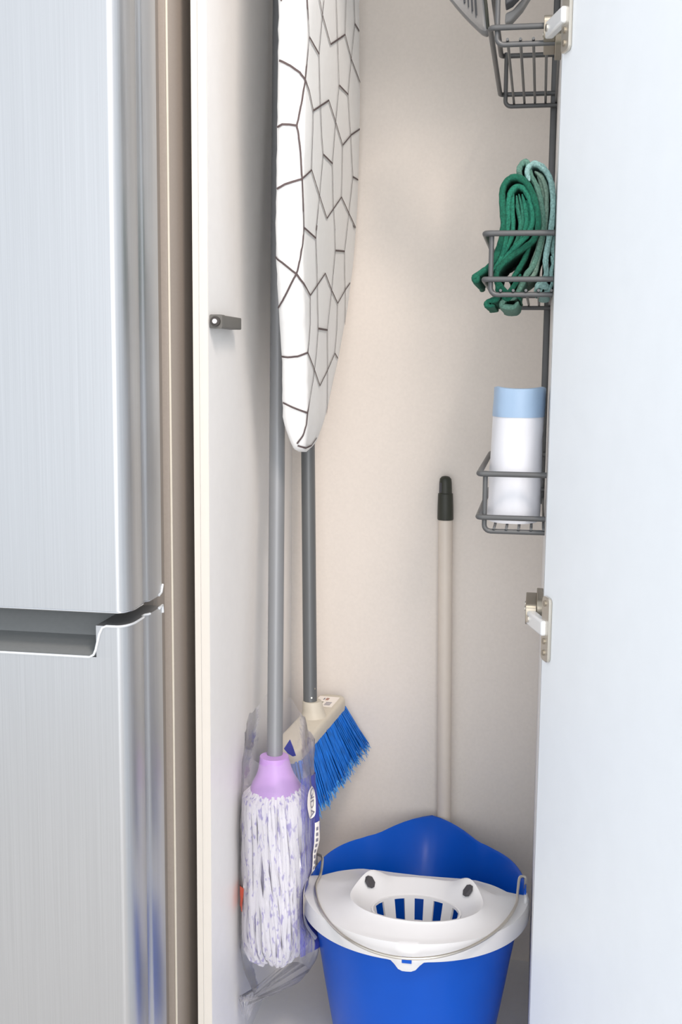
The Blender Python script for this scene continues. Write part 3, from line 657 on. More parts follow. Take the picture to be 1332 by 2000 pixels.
    (0.0027, [(-0.2917, 1.408, 1.4167, 1, 0.02, -0.04), (-0.292, 1.418, 1.4165, 1, 0.02, -0.04), (-0.2922, 1.4276, 1.4162, 1, 0.02, -0.04), (-0.2923, 1.4368, 1.4157, 1, 0, -0.06), (-0.2924, 1.4459, 1.4152, 1, 0, -0.06), (-0.2924, 1.4552, 1.4147, 1, 0, -0.06), (-0.2924, 1.4644, 1.4141, 1, -0, -0.05), (-0.2924, 1.4736, 1.4135, 1, -0, -0.05)]),
    (0.0027, [(-0.2902, 1.5409, 1.4433, 1, 0.02, -0.03), (-0.2903, 1.5589, 1.4502, 1, 0.02, -0.04), (-0.29, 1.5753, 1.4567, 1, -0.02, -0.04), (-0.2895, 1.5909, 1.463, 1, -0.01, -0.04), (-0.2892, 1.6081, 1.4698, 1, -0, -0.05), (-0.2889, 1.6253, 1.4767, 1, 0.02, -0.06), (-0.2888, 1.6443, 1.4841, 1, -0.01, -0.05)]),
    (0.0027, [(-0.2871, 1.7176, 1.5195, 1, -0.02, -0.05), (-0.2869, 1.7294, 1.5193, 1, -0.02, -0.05), (-0.2867, 1.742, 1.5193, 1, 0.01, -0.04), (-0.2868, 1.7561, 1.5196, 1, 0.01, -0.04)]),
    (0.0027, [(-0.3243, 1.3957, 1.3871, -0.7, -0.7, -0.08), (-0.3208, 1.3945, 1.3852, -0.03, -0.99, -0.1), (-0.3175, 1.3945, 1.3836, 0.01, -0.99, -0.15), (-0.3142, 1.3945, 1.3819, -0.01, -0.97, -0.23), (-0.3109, 1.3947, 1.3804, -0.01, -0.96, -0.28), (-0.3081, 1.3951, 1.3784, -0.06, -0.98, -0.21), (-0.3052, 1.3951, 1.3763, -0.13, -0.98, -0.16), (-0.3025, 1.3956, 1.3743, 0.17, -0.97, -0.17), (-0.2999, 1.397, 1.3725, 0.34, -0.92, -0.21), (-0.2983, 1.3985, 1.3701, 0.34, -0.92, -0.21), (-0.2968, 1.4003, 1.3678, 0.66, -0.74, -0.14), (-0.2954, 1.4027, 1.3656, 0.91, -0.39, -0.12), (-0.2946, 1.4053, 1.3629, 0.91, -0.39, -0.12), (-0.2944, 1.4102, 1.3606, 1, -0.02, -0.05), (-0.2944, 1.4164, 1.3587, 1, -0.02, -0.05), (-0.2944, 1.4227, 1.3567, 1, -0.02, -0.05), (-0.2944, 1.4266, 1.3542, 1, -0.02, -0.05), (-0.2945, 1.4305, 1.3518, 1, -0.02, -0.05), (-0.2946, 1.4345, 1.3493, 1, -0.02, -0.05), (-0.2946, 1.4384, 1.3468, 1, -0.01, -0.03), (-0.2947, 1.4424, 1.3443, 1, -0, -0.04), (-0.2948, 1.4466, 1.3418, 1, -0, -0.04), (-0.2949, 1.4509, 1.3393, 1, -0, -0.04)]),
    (0.0027, [(-0.3296, 1.4089, 1.3114, -0.71, -0.71, -0.06), (-0.3261, 1.4058, 1.3124, -0.45, -0.89, -0.08), (-0.3229, 1.4043, 1.3137, -0.15, -0.99, -0.05), (-0.3186, 1.4044, 1.3136, 0.1, -0.99, -0.08), (-0.3144, 1.4049, 1.3136, 0.01, -0.99, -0.17), (-0.3098, 1.4055, 1.313, 0.14, -0.97, -0.21), (-0.3051, 1.4057, 1.3122, 0.13, -0.98, -0.15)]),
    (0.0024, [(-0.2949, 1.4509, 1.3393, 1, -0, -0.04), (-0.295, 1.4513, 1.3361, 1, -0, -0.04), (-0.2952, 1.4517, 1.3329, 1, -0, -0.05), (-0.2953, 1.4522, 1.3297, 1, -0, -0.05), (-0.2954, 1.4526, 1.3265, 1, -0, -0.05), (-0.2956, 1.4531, 1.3233, 1, -0, -0.05), (-0.2957, 1.4536, 1.3202, 1, -0, -0.05), (-0.2959, 1.4539, 1.3171, 1, -0, -0.05), (-0.2961, 1.4542, 1.314, 1, -0, -0.05), (-0.2962, 1.4545, 1.3109, 1, -0, -0.05), (-0.2964, 1.4548, 1.3078, 1, -0, -0.05), (-0.2965, 1.4551, 1.3048, 1, -0, -0.05), (-0.2967, 1.4555, 1.3017, 1, -0, -0.05), (-0.2969, 1.4559, 1.2986, 1, -0, -0.05), (-0.297, 1.4561, 1.2955, 1, -0.01, -0.05), (-0.2972, 1.4564, 1.2924, 1, -0.01, -0.05), (-0.2974, 1.457, 1.2889, 1, -0.01, -0.05), (-0.2976, 1.4575, 1.2855, 1, -0.01, -0.05), (-0.2978, 1.4579, 1.282, 1, -0.01, -0.05), (-0.2979, 1.4584, 1.2785, 1, -0.01, -0.05), (-0.2981, 1.459, 1.275, 1, -0.01, -0.05), (-0.2983, 1.4595, 1.2715, 1, -0.01, -0.06), (-0.2985, 1.4601, 1.2681, 1, -0.01, -0.06)]),
    (0.0027, [(-0.2949, 1.4509, 1.3393, 1, -0, -0.04), (-0.2947, 1.464, 1.3439, 1, -0, -0.04), (-0.2946, 1.478, 1.3487, 1, 0, -0.05), (-0.2945, 1.4923, 1.3537, 1, 0, -0.05), (-0.2942, 1.5056, 1.3584, 1, 0.01, -0.06), (-0.2941, 1.5205, 1.3635, 1, 0.01, -0.05), (-0.294, 1.5358, 1.3688, 1, 0.01, -0.05), (-0.294, 1.5512, 1.3741, 1, 0.01, -0.05)]),
    (0.0024, [(-0.294, 1.5512, 1.3741, 1, 0.01, -0.05), (-0.2941, 1.5584, 1.3721, 1, 0, -0.05), (-0.2942, 1.5654, 1.3701, 1, 0, -0.05), (-0.2943, 1.5726, 1.3681, 1, 0, -0.05), (-0.2944, 1.5798, 1.366, 1, 0, -0.05), (-0.2945, 1.5869, 1.3639, 1, -0.02, -0.06), (-0.2945, 1.5936, 1.3616, 1, -0.02, -0.06), (-0.2945, 1.6004, 1.3594, 1, -0.01, -0.04), (-0.2945, 1.6072, 1.3571, 1, -0.01, -0.04), (-0.2945, 1.6134, 1.3549, 1, -0.01, -0.04), (-0.2945, 1.6199, 1.3527, 1, -0, -0.04), (-0.2946, 1.6266, 1.3505, 1, -0, -0.04), (-0.2947, 1.6333, 1.3483, 1, -0.01, -0.04), (-0.2947, 1.6399, 1.3461, 1, -0.01, -0.04), (-0.2948, 1.6465, 1.3438, 1, -0.01, -0.04), (-0.2948, 1.6533, 1.3416, 1, -0.01, -0.04), (-0.2949, 1.6601, 1.3393, 1, -0.01, -0.04), (-0.2949, 1.667, 1.3369, 1, -0.01, -0.04)]),
    (0.0027, [(-0.2921, 1.6185, 1.4092, 1, 0.03, -0.04), (-0.2926, 1.636, 1.4108, 1, -0.01, -0.03), (-0.2924, 1.6497, 1.4114, 1, -0.01, -0.04), (-0.2923, 1.6637, 1.4121, 1, -0.01, -0.04), (-0.2922, 1.6784, 1.4129, 1, -0.01, -0.04), (-0.292, 1.6931, 1.4136, 1, 0.01, -0.06)]),
    (0.0027, [(-0.2949, 1.667, 1.3369, 1, -0.01, -0.04), (-0.2948, 1.6804, 1.3424, 1, 0.03, -0.05), (-0.295, 1.6965, 1.3483, 1, 0.03, -0.05), (-0.295, 1.7109, 1.354, 1, -0, -0.05), (-0.2947, 1.7245, 1.3596, 1, -0, -0.05), (-0.2944, 1.7379, 1.3652, 1, -0.03, -0.05), (-0.2937, 1.7534, 1.3703, 1, -0.03, -0.05), (-0.2935, 1.7721, 1.3761, 1, 0.02, -0.03), (-0.2935, 1.7928, 1.3823, 1, -0.01, -0.03), (-0.2932, 1.8114, 1.3881, 1, -0.01, -0.04)]),
    (0.0024, [(-0.2949, 1.667, 1.3369, 1, -0.01, -0.04), (-0.2951, 1.668, 1.3333, 1, 0, -0.05), (-0.2954, 1.6692, 1.3296, 1, 0, -0.05), (-0.2956, 1.6703, 1.3259, 1, 0, -0.05), (-0.2958, 1.6713, 1.3221, 1, 0.01, -0.06), (-0.296, 1.6726, 1.3185, 1, 0.01, -0.06), (-0.2962, 1.6739, 1.3148, 1, 0.01, -0.06), (-0.2965, 1.675, 1.3111, 1, 0.01, -0.06), (-0.2967, 1.6762, 1.3073, 1, 0.01, -0.06), (-0.2969, 1.6774, 1.3036, 1, 0.01, -0.06), (-0.2971, 1.6787, 1.2999, 1, 0.01, -0.06), (-0.2973, 1.6792, 1.2961, 1, 0.01, -0.05), (-0.2975, 1.6796, 1.2924, 1, 0.01, -0.05), (-0.2977, 1.68, 1.2886, 1, 0.01, -0.05), (-0.2978, 1.6805, 1.2848, 1, 0, -0.05), (-0.298, 1.6807, 1.281, 1, 0, -0.05), (-0.2981, 1.6809, 1.2772, 1, 0, -0.05), (-0.2983, 1.6812, 1.2734, 1, -0.01, -0.05), (-0.2984, 1.6814, 1.2696, 1, -0.01, -0.05), (-0.2985, 1.6816, 1.2658, 1, -0.01, -0.05)]),
    (0.0027, [(-0.2972, 1.5313, 1.3, 1, -0.01, -0.04), (-0.297, 1.5434, 1.2997, 1, -0.02, -0.05), (-0.2967, 1.5556, 1.2994, 1, -0.02, -0.05), (-0.2966, 1.5685, 1.2992, 1, 0, -0.05), (-0.2967, 1.5827, 1.2992, 1, 0, -0.05), (-0.2967, 1.5972, 1.2992, 1, 0.01, -0.05)]),
    (0.0027, [(-0.332, 1.4177, 1.2386, -0.71, -0.71, -0.07), (-0.3284, 1.4152, 1.24, -0.44, -0.89, -0.12), (-0.3251, 1.4143, 1.2417, -0.09, -0.98, -0.17), (-0.322, 1.4139, 1.2434, -0.03, -0.98, -0.17), (-0.3185, 1.4138, 1.2444, 0.04, -0.99, -0.13), (-0.3151, 1.4139, 1.2454, -0.03, -0.99, -0.1), (-0.3117, 1.4138, 1.2464, 0.08, -0.99, -0.11), (-0.3084, 1.4143, 1.2475, 0.37, -0.92, -0.15), (-0.3053, 1.4157, 1.2487, 0.41, -0.9, -0.14), (-0.3023, 1.4178, 1.25, 0.58, -0.79, -0.19), (-0.3002, 1.4198, 1.2525, 0.86, -0.48, -0.18), (-0.2991, 1.426, 1.2557, 1, 0.01, -0.06), (-0.2989, 1.4372, 1.2598, 1, 0.01, -0.06), (-0.2989, 1.4493, 1.264, 1, 0, -0.03), (-0.2985, 1.4601, 1.2681, 1, -0.01, -0.06)]),
    (0.0024, [(-0.2985, 1.4601, 1.2681, 1, -0.01, -0.06), (-0.2986, 1.4658, 1.2658, 1, -0.01, -0.06), (-0.2987, 1.4716, 1.2634, 1, -0.01, -0.06), (-0.2988, 1.4774, 1.2611, 1, -0.01, -0.06), (-0.2989, 1.4832, 1.2587, 1, -0.01, -0.05), (-0.2989, 1.4889, 1.2563, 1, -0.01, -0.05), (-0.299, 1.4946, 1.2539, 1, -0.01, -0.05), (-0.299, 1.5004, 1.2515, 1, -0.01, -0.05), (-0.2991, 1.5063, 1.249, 1, -0.01, -0.05), (-0.2991, 1.5121, 1.2465, 1, 0.03, -0.04), (-0.2994, 1.5192, 1.2442, 1, 0.03, -0.04), (-0.2997, 1.5264, 1.242, 1, 0.03, -0.04), (-0.3, 1.5337, 1.2397, 1, 0.03, -0.04), (-0.3003, 1.541, 1.2374, 1, 0.03, -0.04), (-0.3004, 1.5473, 1.235, 1, -0.01, -0.03), (-0.3004, 1.5534, 1.2325, 1, -0.01, -0.03), (-0.3005, 1.5595, 1.23, 1, -0.01, -0.03), (-0.3005, 1.5657, 1.2274, 1, -0.01, -0.03), (-0.3005, 1.572, 1.2249, 1, 0.01, -0.02), (-0.3007, 1.5789, 1.2223, 1, 0.01, -0.02)]),
    (0.0024, [(-0.3007, 1.5789, 1.2223, 1, 0.01, -0.02), (-0.3007, 1.59, 1.2266, 1, 0.01, -0.02), (-0.3008, 1.6013, 1.231, 1, -0.01, -0.02), (-0.3007, 1.6117, 1.2353, 1, -0.01, -0.02), (-0.3005, 1.622, 1.2396, 1, -0, -0.03), (-0.3003, 1.6324, 1.2439, 1, -0.01, -0.03), (-0.3, 1.6424, 1.2482, 1, -0.01, -0.03), (-0.2997, 1.652, 1.2526, 1, -0.01, -0.05), (-0.2992, 1.6615, 1.2569, 1, -0.02, -0.05), (-0.2989, 1.6715, 1.2613, 1, -0.01, -0.05), (-0.2985, 1.6816, 1.2658, 1, -0.01, -0.05)]),
    (0.0024, [(-0.2985, 1.6816, 1.2658, 1, -0.01, -0.05), (-0.2986, 1.6927, 1.2635, 1, -0.01, -0.04), (-0.2986, 1.7039, 1.2611, 1, -0.01, -0.04), (-0.2987, 1.7156, 1.2588, 1, 0.01, -0.04), (-0.2989, 1.7279, 1.2565, 1, 0.01, -0.04), (-0.2992, 1.7407, 1.2542, 1, 0.01, -0.04), (-0.2993, 1.7534, 1.2519, 1, 0, -0.04), (-0.2995, 1.7652, 1.2496, 1, 0, -0.04), (-0.2996, 1.7769, 1.2474, 1, -0.01, -0.05), (-0.2996, 1.788, 1.245, 1, -0.01, -0.05), (-0.2997, 1.7994, 1.2426, 1, -0.01, -0.05), (-0.2996, 1.8103, 1.2401, 1, -0.02, -0.05), (-0.2995, 1.8214, 1.2375, 1, -0.02, -0.05)]),
    (0.0027, [(-0.2966, 1.7707, 1.3088, 1, -0.01, -0.05), (-0.2961, 1.7931, 1.31, 1, -0.01, -0.05), (-0.296, 1.818, 1.3115, 1, 0, -0.05)]),
    (0.0027, [(-0.3215, 1.387, 1.4557, -0.36, -0.93, -0.07), (-0.3192, 1.3863, 1.4535, -0.11, -0.99, -0.13)]),
    (0.0024, [(-0.2909, 1.3907, 1.4542, 0.87, -0.5, -0.03), (-0.291, 1.3903, 1.457, 0.87, -0.5, -0.03), (-0.291, 1.39, 1.4598, 0.87, -0.5, -0.03), (-0.2911, 1.3896, 1.4627, 0.87, -0.48, -0.04), (-0.2911, 1.3892, 1.4655, 0.87, -0.48, -0.04), (-0.2912, 1.3889, 1.4682, 0.87, -0.48, -0.04), (-0.2912, 1.3885, 1.471, 0.87, -0.48, -0.04), (-0.2913, 1.3881, 1.4738, 0.77, -0.63, -0.07), (-0.2913, 1.3877, 1.4766, 0.77, -0.63, -0.07), (-0.2913, 1.3873, 1.4794, 0.77, -0.63, -0.07), (-0.2917, 1.3866, 1.4821, 0.77, -0.63, -0.07), (-0.292, 1.3859, 1.4848, 0.77, -0.63, -0.07), (-0.2924, 1.3852, 1.4875, 0.74, -0.67, -0.05), (-0.2927, 1.3848, 1.4902, 0.32, -0.95, -0.03), (-0.2932, 1.3845, 1.493, 0.32, -0.95, -0.03), (-0.2936, 1.3843, 1.4959, 0.32, -0.95, -0.03), (-0.294, 1.384, 1.4987, 0.47, -0.88, -0.02), (-0.2944, 1.3837, 1.5015, 0.47, -0.88, -0.02), (-0.2949, 1.3834, 1.5043, 0.47, -0.88, -0.02)]),
    (0.0024, [(-0.289, 1.4576, 1.4743, 1, 0.02, -0.04), (-0.2888, 1.4542, 1.4764, 1, 0.02, -0.04), (-0.2887, 1.4508, 1.4786, 1, 0.02, -0.04), (-0.2885, 1.4475, 1.4807, 1, 0.01, -0.04), (-0.2884, 1.4442, 1.4828, 1, 0.01, -0.04), (-0.2883, 1.441, 1.485, 1, 0.01, -0.04), (-0.2882, 1.438, 1.4871, 1, 0, -0.03), (-0.2882, 1.435, 1.4893, 1, 0, -0.03), (-0.2881, 1.4321, 1.4915, 1, 0, -0.03), (-0.288, 1.4292, 1.4937, 1, 0, -0.03), (-0.288, 1.4263, 1.4958, 1, 0, -0.03), (-0.2879, 1.4234, 1.498, 1, 0, -0.03), (-0.2878, 1.4205, 1.5001, 1, -0.01, -0.02), (-0.2878, 1.4179, 1.5023, 1, -0.01, -0.02)]),
    (0.0024, [(-0.2878, 1.5672, 1.5073, 1, 0.01, -0.04), (-0.2877, 1.5672, 1.5107, 1, 0.01, -0.04), (-0.2876, 1.567, 1.5141, 1, 0.02, -0.03), (-0.2875, 1.5669, 1.5174, 1, 0.02, -0.03), (-0.2873, 1.5668, 1.5208, 1, 0.02, -0.03), (-0.2872, 1.5666, 1.5241, 1, 0.01, -0.04), (-0.2871, 1.5665, 1.5275, 1, 0.01, -0.04), (-0.287, 1.5663, 1.5308, 1, 0.01, -0.04), (-0.2868, 1.566, 1.5341, 1, 0.01, -0.04), (-0.2867, 1.5657, 1.5374, 1, 0.01, -0.05), (-0.2866, 1.5654, 1.5407, 1, 0.01, -0.05), (-0.2864, 1.565, 1.5439, 1, 0.01, -0.05), (-0.2862, 1.5645, 1.5471, 1, 0.01, -0.05), (-0.286, 1.5641, 1.5503, 1, 0, -0.05)]),
    (0.0024, [(-0.2871, 1.6397, 1.5292, 1, 0.02, -0.03), (-0.287, 1.6401, 1.5328, 1, 0.02, -0.03), (-0.2869, 1.6406, 1.5364, 1, 0.02, -0.05), (-0.2867, 1.6408, 1.54, 1, 0.02, -0.05), (-0.2866, 1.641, 1.5436, 1, 0.02, -0.05), (-0.2864, 1.641, 1.547, 1, 0.02, -0.05), (-0.2862, 1.641, 1.5505, 1, 0.01, -0.06), (-0.286, 1.6411, 1.554, 1, 0.01, -0.06), (-0.2858, 1.6408, 1.5574, 1, 0.01, -0.06), (-0.2855, 1.6405, 1.5608, 1, 0.01, -0.06), (-0.2855, 1.6411, 1.5645, 1, 0, -0.02), (-0.2854, 1.6416, 1.5681, 1, 0, -0.02)]),
    (0.0024, [(-0.286, 1.7015, 1.5478, 1, -0.03, -0.05), (-0.2859, 1.6992, 1.5507, 1, -0.02, -0.06), (-0.2858, 1.6969, 1.5536, 1, -0.02, -0.06), (-0.2857, 1.6947, 1.5565, 1, -0.02, -0.06), (-0.2856, 1.6924, 1.5594, 1, -0.02, -0.06), (-0.2855, 1.6904, 1.5624, 1, -0.02, -0.01), (-0.2855, 1.6886, 1.5655, 1, -0.02, -0.01), (-0.2854, 1.6869, 1.5685, 1, -0.02, -0.01), (-0.2854, 1.6854, 1.5716, 1, -0.02, -0.01), (-0.2854, 1.6838, 1.5747, 1, -0.01, -0.01), (-0.2854, 1.6821, 1.5777, 1, -0.01, -0.01), (-0.2854, 1.6805, 1.5808, 1, -0.01, -0.01)]),
    (0.0024, [(-0.3019, 1.4318, 1.1924, 0.97, -0.21, -0.09), (-0.3022, 1.432, 1.1891, 0.97, -0.21, -0.09), (-0.3024, 1.4321, 1.1858, 0.98, -0.18, -0.02), (-0.3027, 1.4321, 1.1825, 0.86, -0.51, -0.05), (-0.3029, 1.4322, 1.1792, 0.86, -0.51, -0.05), (-0.3032, 1.432, 1.1759, 0.86, -0.51, -0.05), (-0.3034, 1.432, 1.1726, 0.87, -0.44, -0.2), (-0.304, 1.4323, 1.1694, 0.87, -0.44, -0.2), (-0.3047, 1.4328, 1.1662, 0.63, -0.73, -0.27), (-0.3054, 1.4334, 1.163, 0.63, -0.73, -0.27), (-0.3061, 1.4341, 1.1597, 0.75, -0.62, -0.23), (-0.3068, 1.4348, 1.1565, 0.75, -0.62, -0.23), (-0.3074, 1.4349, 1.1532, 0.75, -0.62, -0.23), (-0.308, 1.4354, 1.15, 0.43, -0.88, -0.19), (-0.3089, 1.4356, 1.1466, 0.53, -0.78, -0.34), (-0.3098, 1.4364, 1.1432, 0.53, -0.78, -0.34), (-0.3108, 1.4374, 1.1398, 0.53, -0.78, -0.34), (-0.3119, 1.4386, 1.1364, 0.07, -0.93, -0.37), (-0.3137, 1.4397, 1.1334, 0.23, -0.9, -0.37), (-0.3155, 1.4405, 1.1304, -0.05, -0.94, -0.34), (-0.3173, 1.4416, 1.1274, -0.05, -0.94, -0.34), (-0.3192, 1.4431, 1.1244, -0.14, -0.93, -0.34), (-0.3212, 1.4446, 1.1214, -0.07, -0.94, -0.34), (-0.3231, 1.4458, 1.1183, -0.03, -0.95, -0.32), (-0.3249, 1.447, 1.1153, -0.03, -0.95, -0.32), (-0.3268, 1.4482, 1.1123, -0.01, -0.94, -0.35), (-0.3288, 1.4498, 1.1092, -0.09, -0.9, -0.42), (-0.331, 1.4516, 1.1061, -0.14, -0.91, -0.4), (-0.3331, 1.4533, 1.1029, -0.14, -0.91, -0.4), (-0.3353, 1.4552, 1.0998, -0.38, -0.86, -0.35), (-0.3377, 1.4582, 1.0966, -0.68, -0.68, -0.29), (-0.3408, 1.4639, 1.0936, -0.87, -0.46, -0.17)]),
    (0.0027, [(-0.3019, 1.4318, 1.1924, 0.97, -0.21, -0.09), (-0.3016, 1.4426, 1.1915, 1, 0.01, -0.05), (-0.3017, 1.4555, 1.1908, 1, 0.01, -0.05), (-0.3018, 1.4683, 1.19, 1, 0.01, -0.04), (-0.3018, 1.4812, 1.1892, 1, 0.01, -0.04), (-0.3018, 1.4942, 1.1884, 1, -0.03, -0.03), (-0.3015, 1.5058, 1.1874, 1, -0.03, -0.03)]),
    (0.0024, [(-0.3008, 1.5099, 1.2047, 1, -0.04, -0.03), (-0.3009, 1.5091, 1.2012, 1, -0.04, -0.03), (-0.3011, 1.5082, 1.1978, 1, -0.03, -0.03), (-0.3012, 1.5075, 1.1943, 1, -0.03, -0.03), (-0.3014, 1.5068, 1.1909, 1, -0.03, -0.03), (-0.3015, 1.5058, 1.1874, 1, -0.03, -0.03), (-0.3016, 1.5072, 1.184, 1, -0.02, -0.05), (-0.3018, 1.5089, 1.1806, 1, -0.02, -0.05), (-0.3019, 1.5105, 1.1772, 1, -0.02, -0.05), (-0.302, 1.5119, 1.1738, 1, -0.02, -0.05), (-0.3022, 1.5138, 1.1704, 1, -0.01, -0.06), (-0.3025, 1.5158, 1.167, 1, -0.01, -0.06), (-0.3027, 1.5178, 1.1636, 1, -0.01, -0.06), (-0.3029, 1.5197, 1.1601, 1, 0, -0.07), (-0.3032, 1.5219, 1.1567, 1, 0, -0.07), (-0.3035, 1.5243, 1.1533, 1, 0.02, -0.07), (-0.3038, 1.5267, 1.1498, 1, 0.02, -0.07), (-0.304, 1.5284, 1.1465, 1, 0.02, -0.06), (-0.3042, 1.5301, 1.1432, 1, 0.02, -0.06), (-0.3045, 1.5318, 1.1398, 1, 0.02, -0.06), (-0.3047, 1.5335, 1.1364, 1, 0.02, -0.06), (-0.3049, 1.5349, 1.133, 1, 0.01, -0.05), (-0.3051, 1.5364, 1.1296, 1, 0.01, -0.05), (-0.3053, 1.538, 1.1262, 1, 0.01, -0.05), (-0.3055, 1.5394, 1.1228, 1, 0, -0.04), (-0.3056, 1.5406, 1.1193, 1, 0, -0.04), (-0.3058, 1.5419, 1.1159, 1, 0, -0.04), (-0.306, 1.5433, 1.1124, 1, 0, -0.04), (-0.3061, 1.5444, 1.1089, 1, -0, -0.04), (-0.3062, 1.5454, 1.1055, 1, -0, -0.04), (-0.3063, 1.5466, 1.102, 1, -0, -0.04), (-0.3065, 1.5479, 1.0985, 1, -0.01, -0.03), (-0.3066, 1.5489, 1.095, 1, -0.01, -0.03), (-0.3067, 1.5499, 1.0914, 1, -0.01, -0.03), (-0.3068, 1.551, 1.0879, 1, -0.01, -0.03), (-0.3069, 1.5521, 1.0844, 1, -0.01, -0.04), (-0.307, 1.5532, 1.0809, 1, -0.01, -0.04), (-0.3072, 1.5543, 1.0773, 1, -0.01, -0.04), (-0.3073, 1.5554, 1.0738, 1, -0.01, -0.04), (-0.3074, 1.5566, 1.0702, 1, -0.01, -0.04), (-0.3076, 1.5562, 1.0667, 1, -0.01, -0.04), (-0.3077, 1.5557, 1.0631, 1, -0.01, -0.04), (-0.3078, 1.5552, 1.0595, 1, -0, -0.04), (-0.308, 1.5548, 1.056, 1, -0, -0.04), (-0.3081, 1.5542, 1.0524, 1, -0, -0.04), (-0.3082, 1.5536, 1.0489, 1, -0, -0.04), (-0.3084, 1.5531, 1.0453, 1, 0, -0.04), (-0.3085, 1.5526, 1.0417, 1, 0, -0.04), (-0.3086, 1.5521, 1.0382, 1, 0, -0.04), (-0.3088, 1.5515, 1.0346, 1, 0, -0.04), (-0.3089, 1.5501, 1.0308, 1, 0, -0.04), (-0.3091, 1.5487, 1.0271, 1, -0, -0.05), (-0.3093, 1.5473, 1.0233, 1, -0.01, -0.06), (-0.3095, 1.546, 1.0195, 1, -0.01, -0.06), (-0.3097, 1.5447, 1.0158, 1, -0.01, -0.06), (-0.31, 1.5437, 1.012, 1, -0.01, -0.06), (-0.3102, 1.5426, 1.0083, 1, -0.02, -0.06), (-0.3104, 1.5415, 1.0045, 1, -0.02, -0.06), (-0.3107, 1.5406, 1.0008, 1, -0.02, -0.06), (-0.311, 1.5389, 0.997, 1, -0.02, -0.06), (-0.3112, 1.5369, 0.9932, 1, 0.02, -0.04), (-0.3114, 1.5347, 0.9895, 1, 0.02, -0.04), (-0.3114, 1.5317, 0.9857, 1, 0.02, -0.06), (-0.3116, 1.5293, 0.982, 1, 0.02, -0.06), (-0.3117, 1.527, 0.9782, 1, 0.04, -0.07), (-0.3119, 1.5249, 0.9745, 1, 0.04, -0.07), (-0.312, 1.5224, 0.9708, 1, 0.03, -0.01), (-0.312, 1.5192, 0.9669, 0.99, -0.13, -0.04), (-0.3123, 1.5177, 0.963, 0.99, -0.13, -0.04), (-0.3129, 1.5178, 0.959, 0.85, -0.42, -0.3), (-0.3138, 1.5189, 0.9549, 0.85, -0.42, -0.3), (-0.3145, 1.5204, 0.9509, 0.85, -0.42, -0.3), (-0.3152, 1.5217, 0.9468, 0.87, -0.44, -0.22), (-0.3157, 1.5225, 0.9427, 0.87, -0.44, -0.22), (-0.3163, 1.5233, 0.9387, 0.87, -0.44, -0.22), (-0.3174, 1.5234, 0.9348, 0.72, -0.64, -0.26), (-0.3185, 1.5237, 0.931, 0.72, -0.64, -0.26), (-0.3197, 1.5243, 0.9271, 0.65, -0.63, -0.42), (-0.3211, 1.5258, 0.9232, 0.31, -0.86, -0.4), (-0.3238, 1.5263, 0.9194, 0.31, -0.87, -0.4), (-0.3267, 1.528, 0.9155, -0.03, -0.91, -0.41), (-0.3297, 1.5297, 0.9117, 0.02, -0.92, -0.39)]),
    (0.0027, [(-0.3383, 1.4382, 1.1575, -0.88, -0.47, -0.1), (-0.3353, 1.4352, 1.154, -0.7, -0.7, -0.18), (-0.3324, 1.4341, 1.1518, -0.42, -0.87, -0.25), (-0.3297, 1.4342, 1.1498, -0.03, -0.96, -0.26), (-0.3272, 1.435, 1.1478, -0.01, -0.94, -0.35), (-0.3247, 1.4357, 1.1458, -0.05, -0.95, -0.31), (-0.3221, 1.4363, 1.1437, -0.03, -0.95, -0.31), (-0.3195, 1.4368, 1.1417, -0.09, -0.94, -0.33), (-0.317, 1.4373, 1.1397, -0.14, -0.93, -0.34), (-0.3144, 1.4378, 1.1377, 0.07, -0.93, -0.37), (-0.3119, 1.4389, 1.1357, 0.23, -0.9, -0.37), (-0.3103, 1.4407, 1.1329, 0.37, -0.85, -0.37), (-0.3087, 1.4427, 1.1301, 0.37, -0.85, -0.37), (-0.3072, 1.4452, 1.1274, 0.58, -0.74, -0.33), (-0.3058, 1.4481, 1.1247, 0.88, -0.42, -0.24), (-0.3049, 1.4525, 1.1219, 0.98, -0.14, -0.16), (-0.3048, 1.4609, 1.1193, 1, 0.02, -0.06), (-0.3051, 1.4711, 1.1168, 1, 0.02, -0.06), (-0.3055, 1.4817, 1.1143, 1, 0.02, -0.06), (-0.3057, 1.4914, 1.1117, 1, -0, -0.05)]),
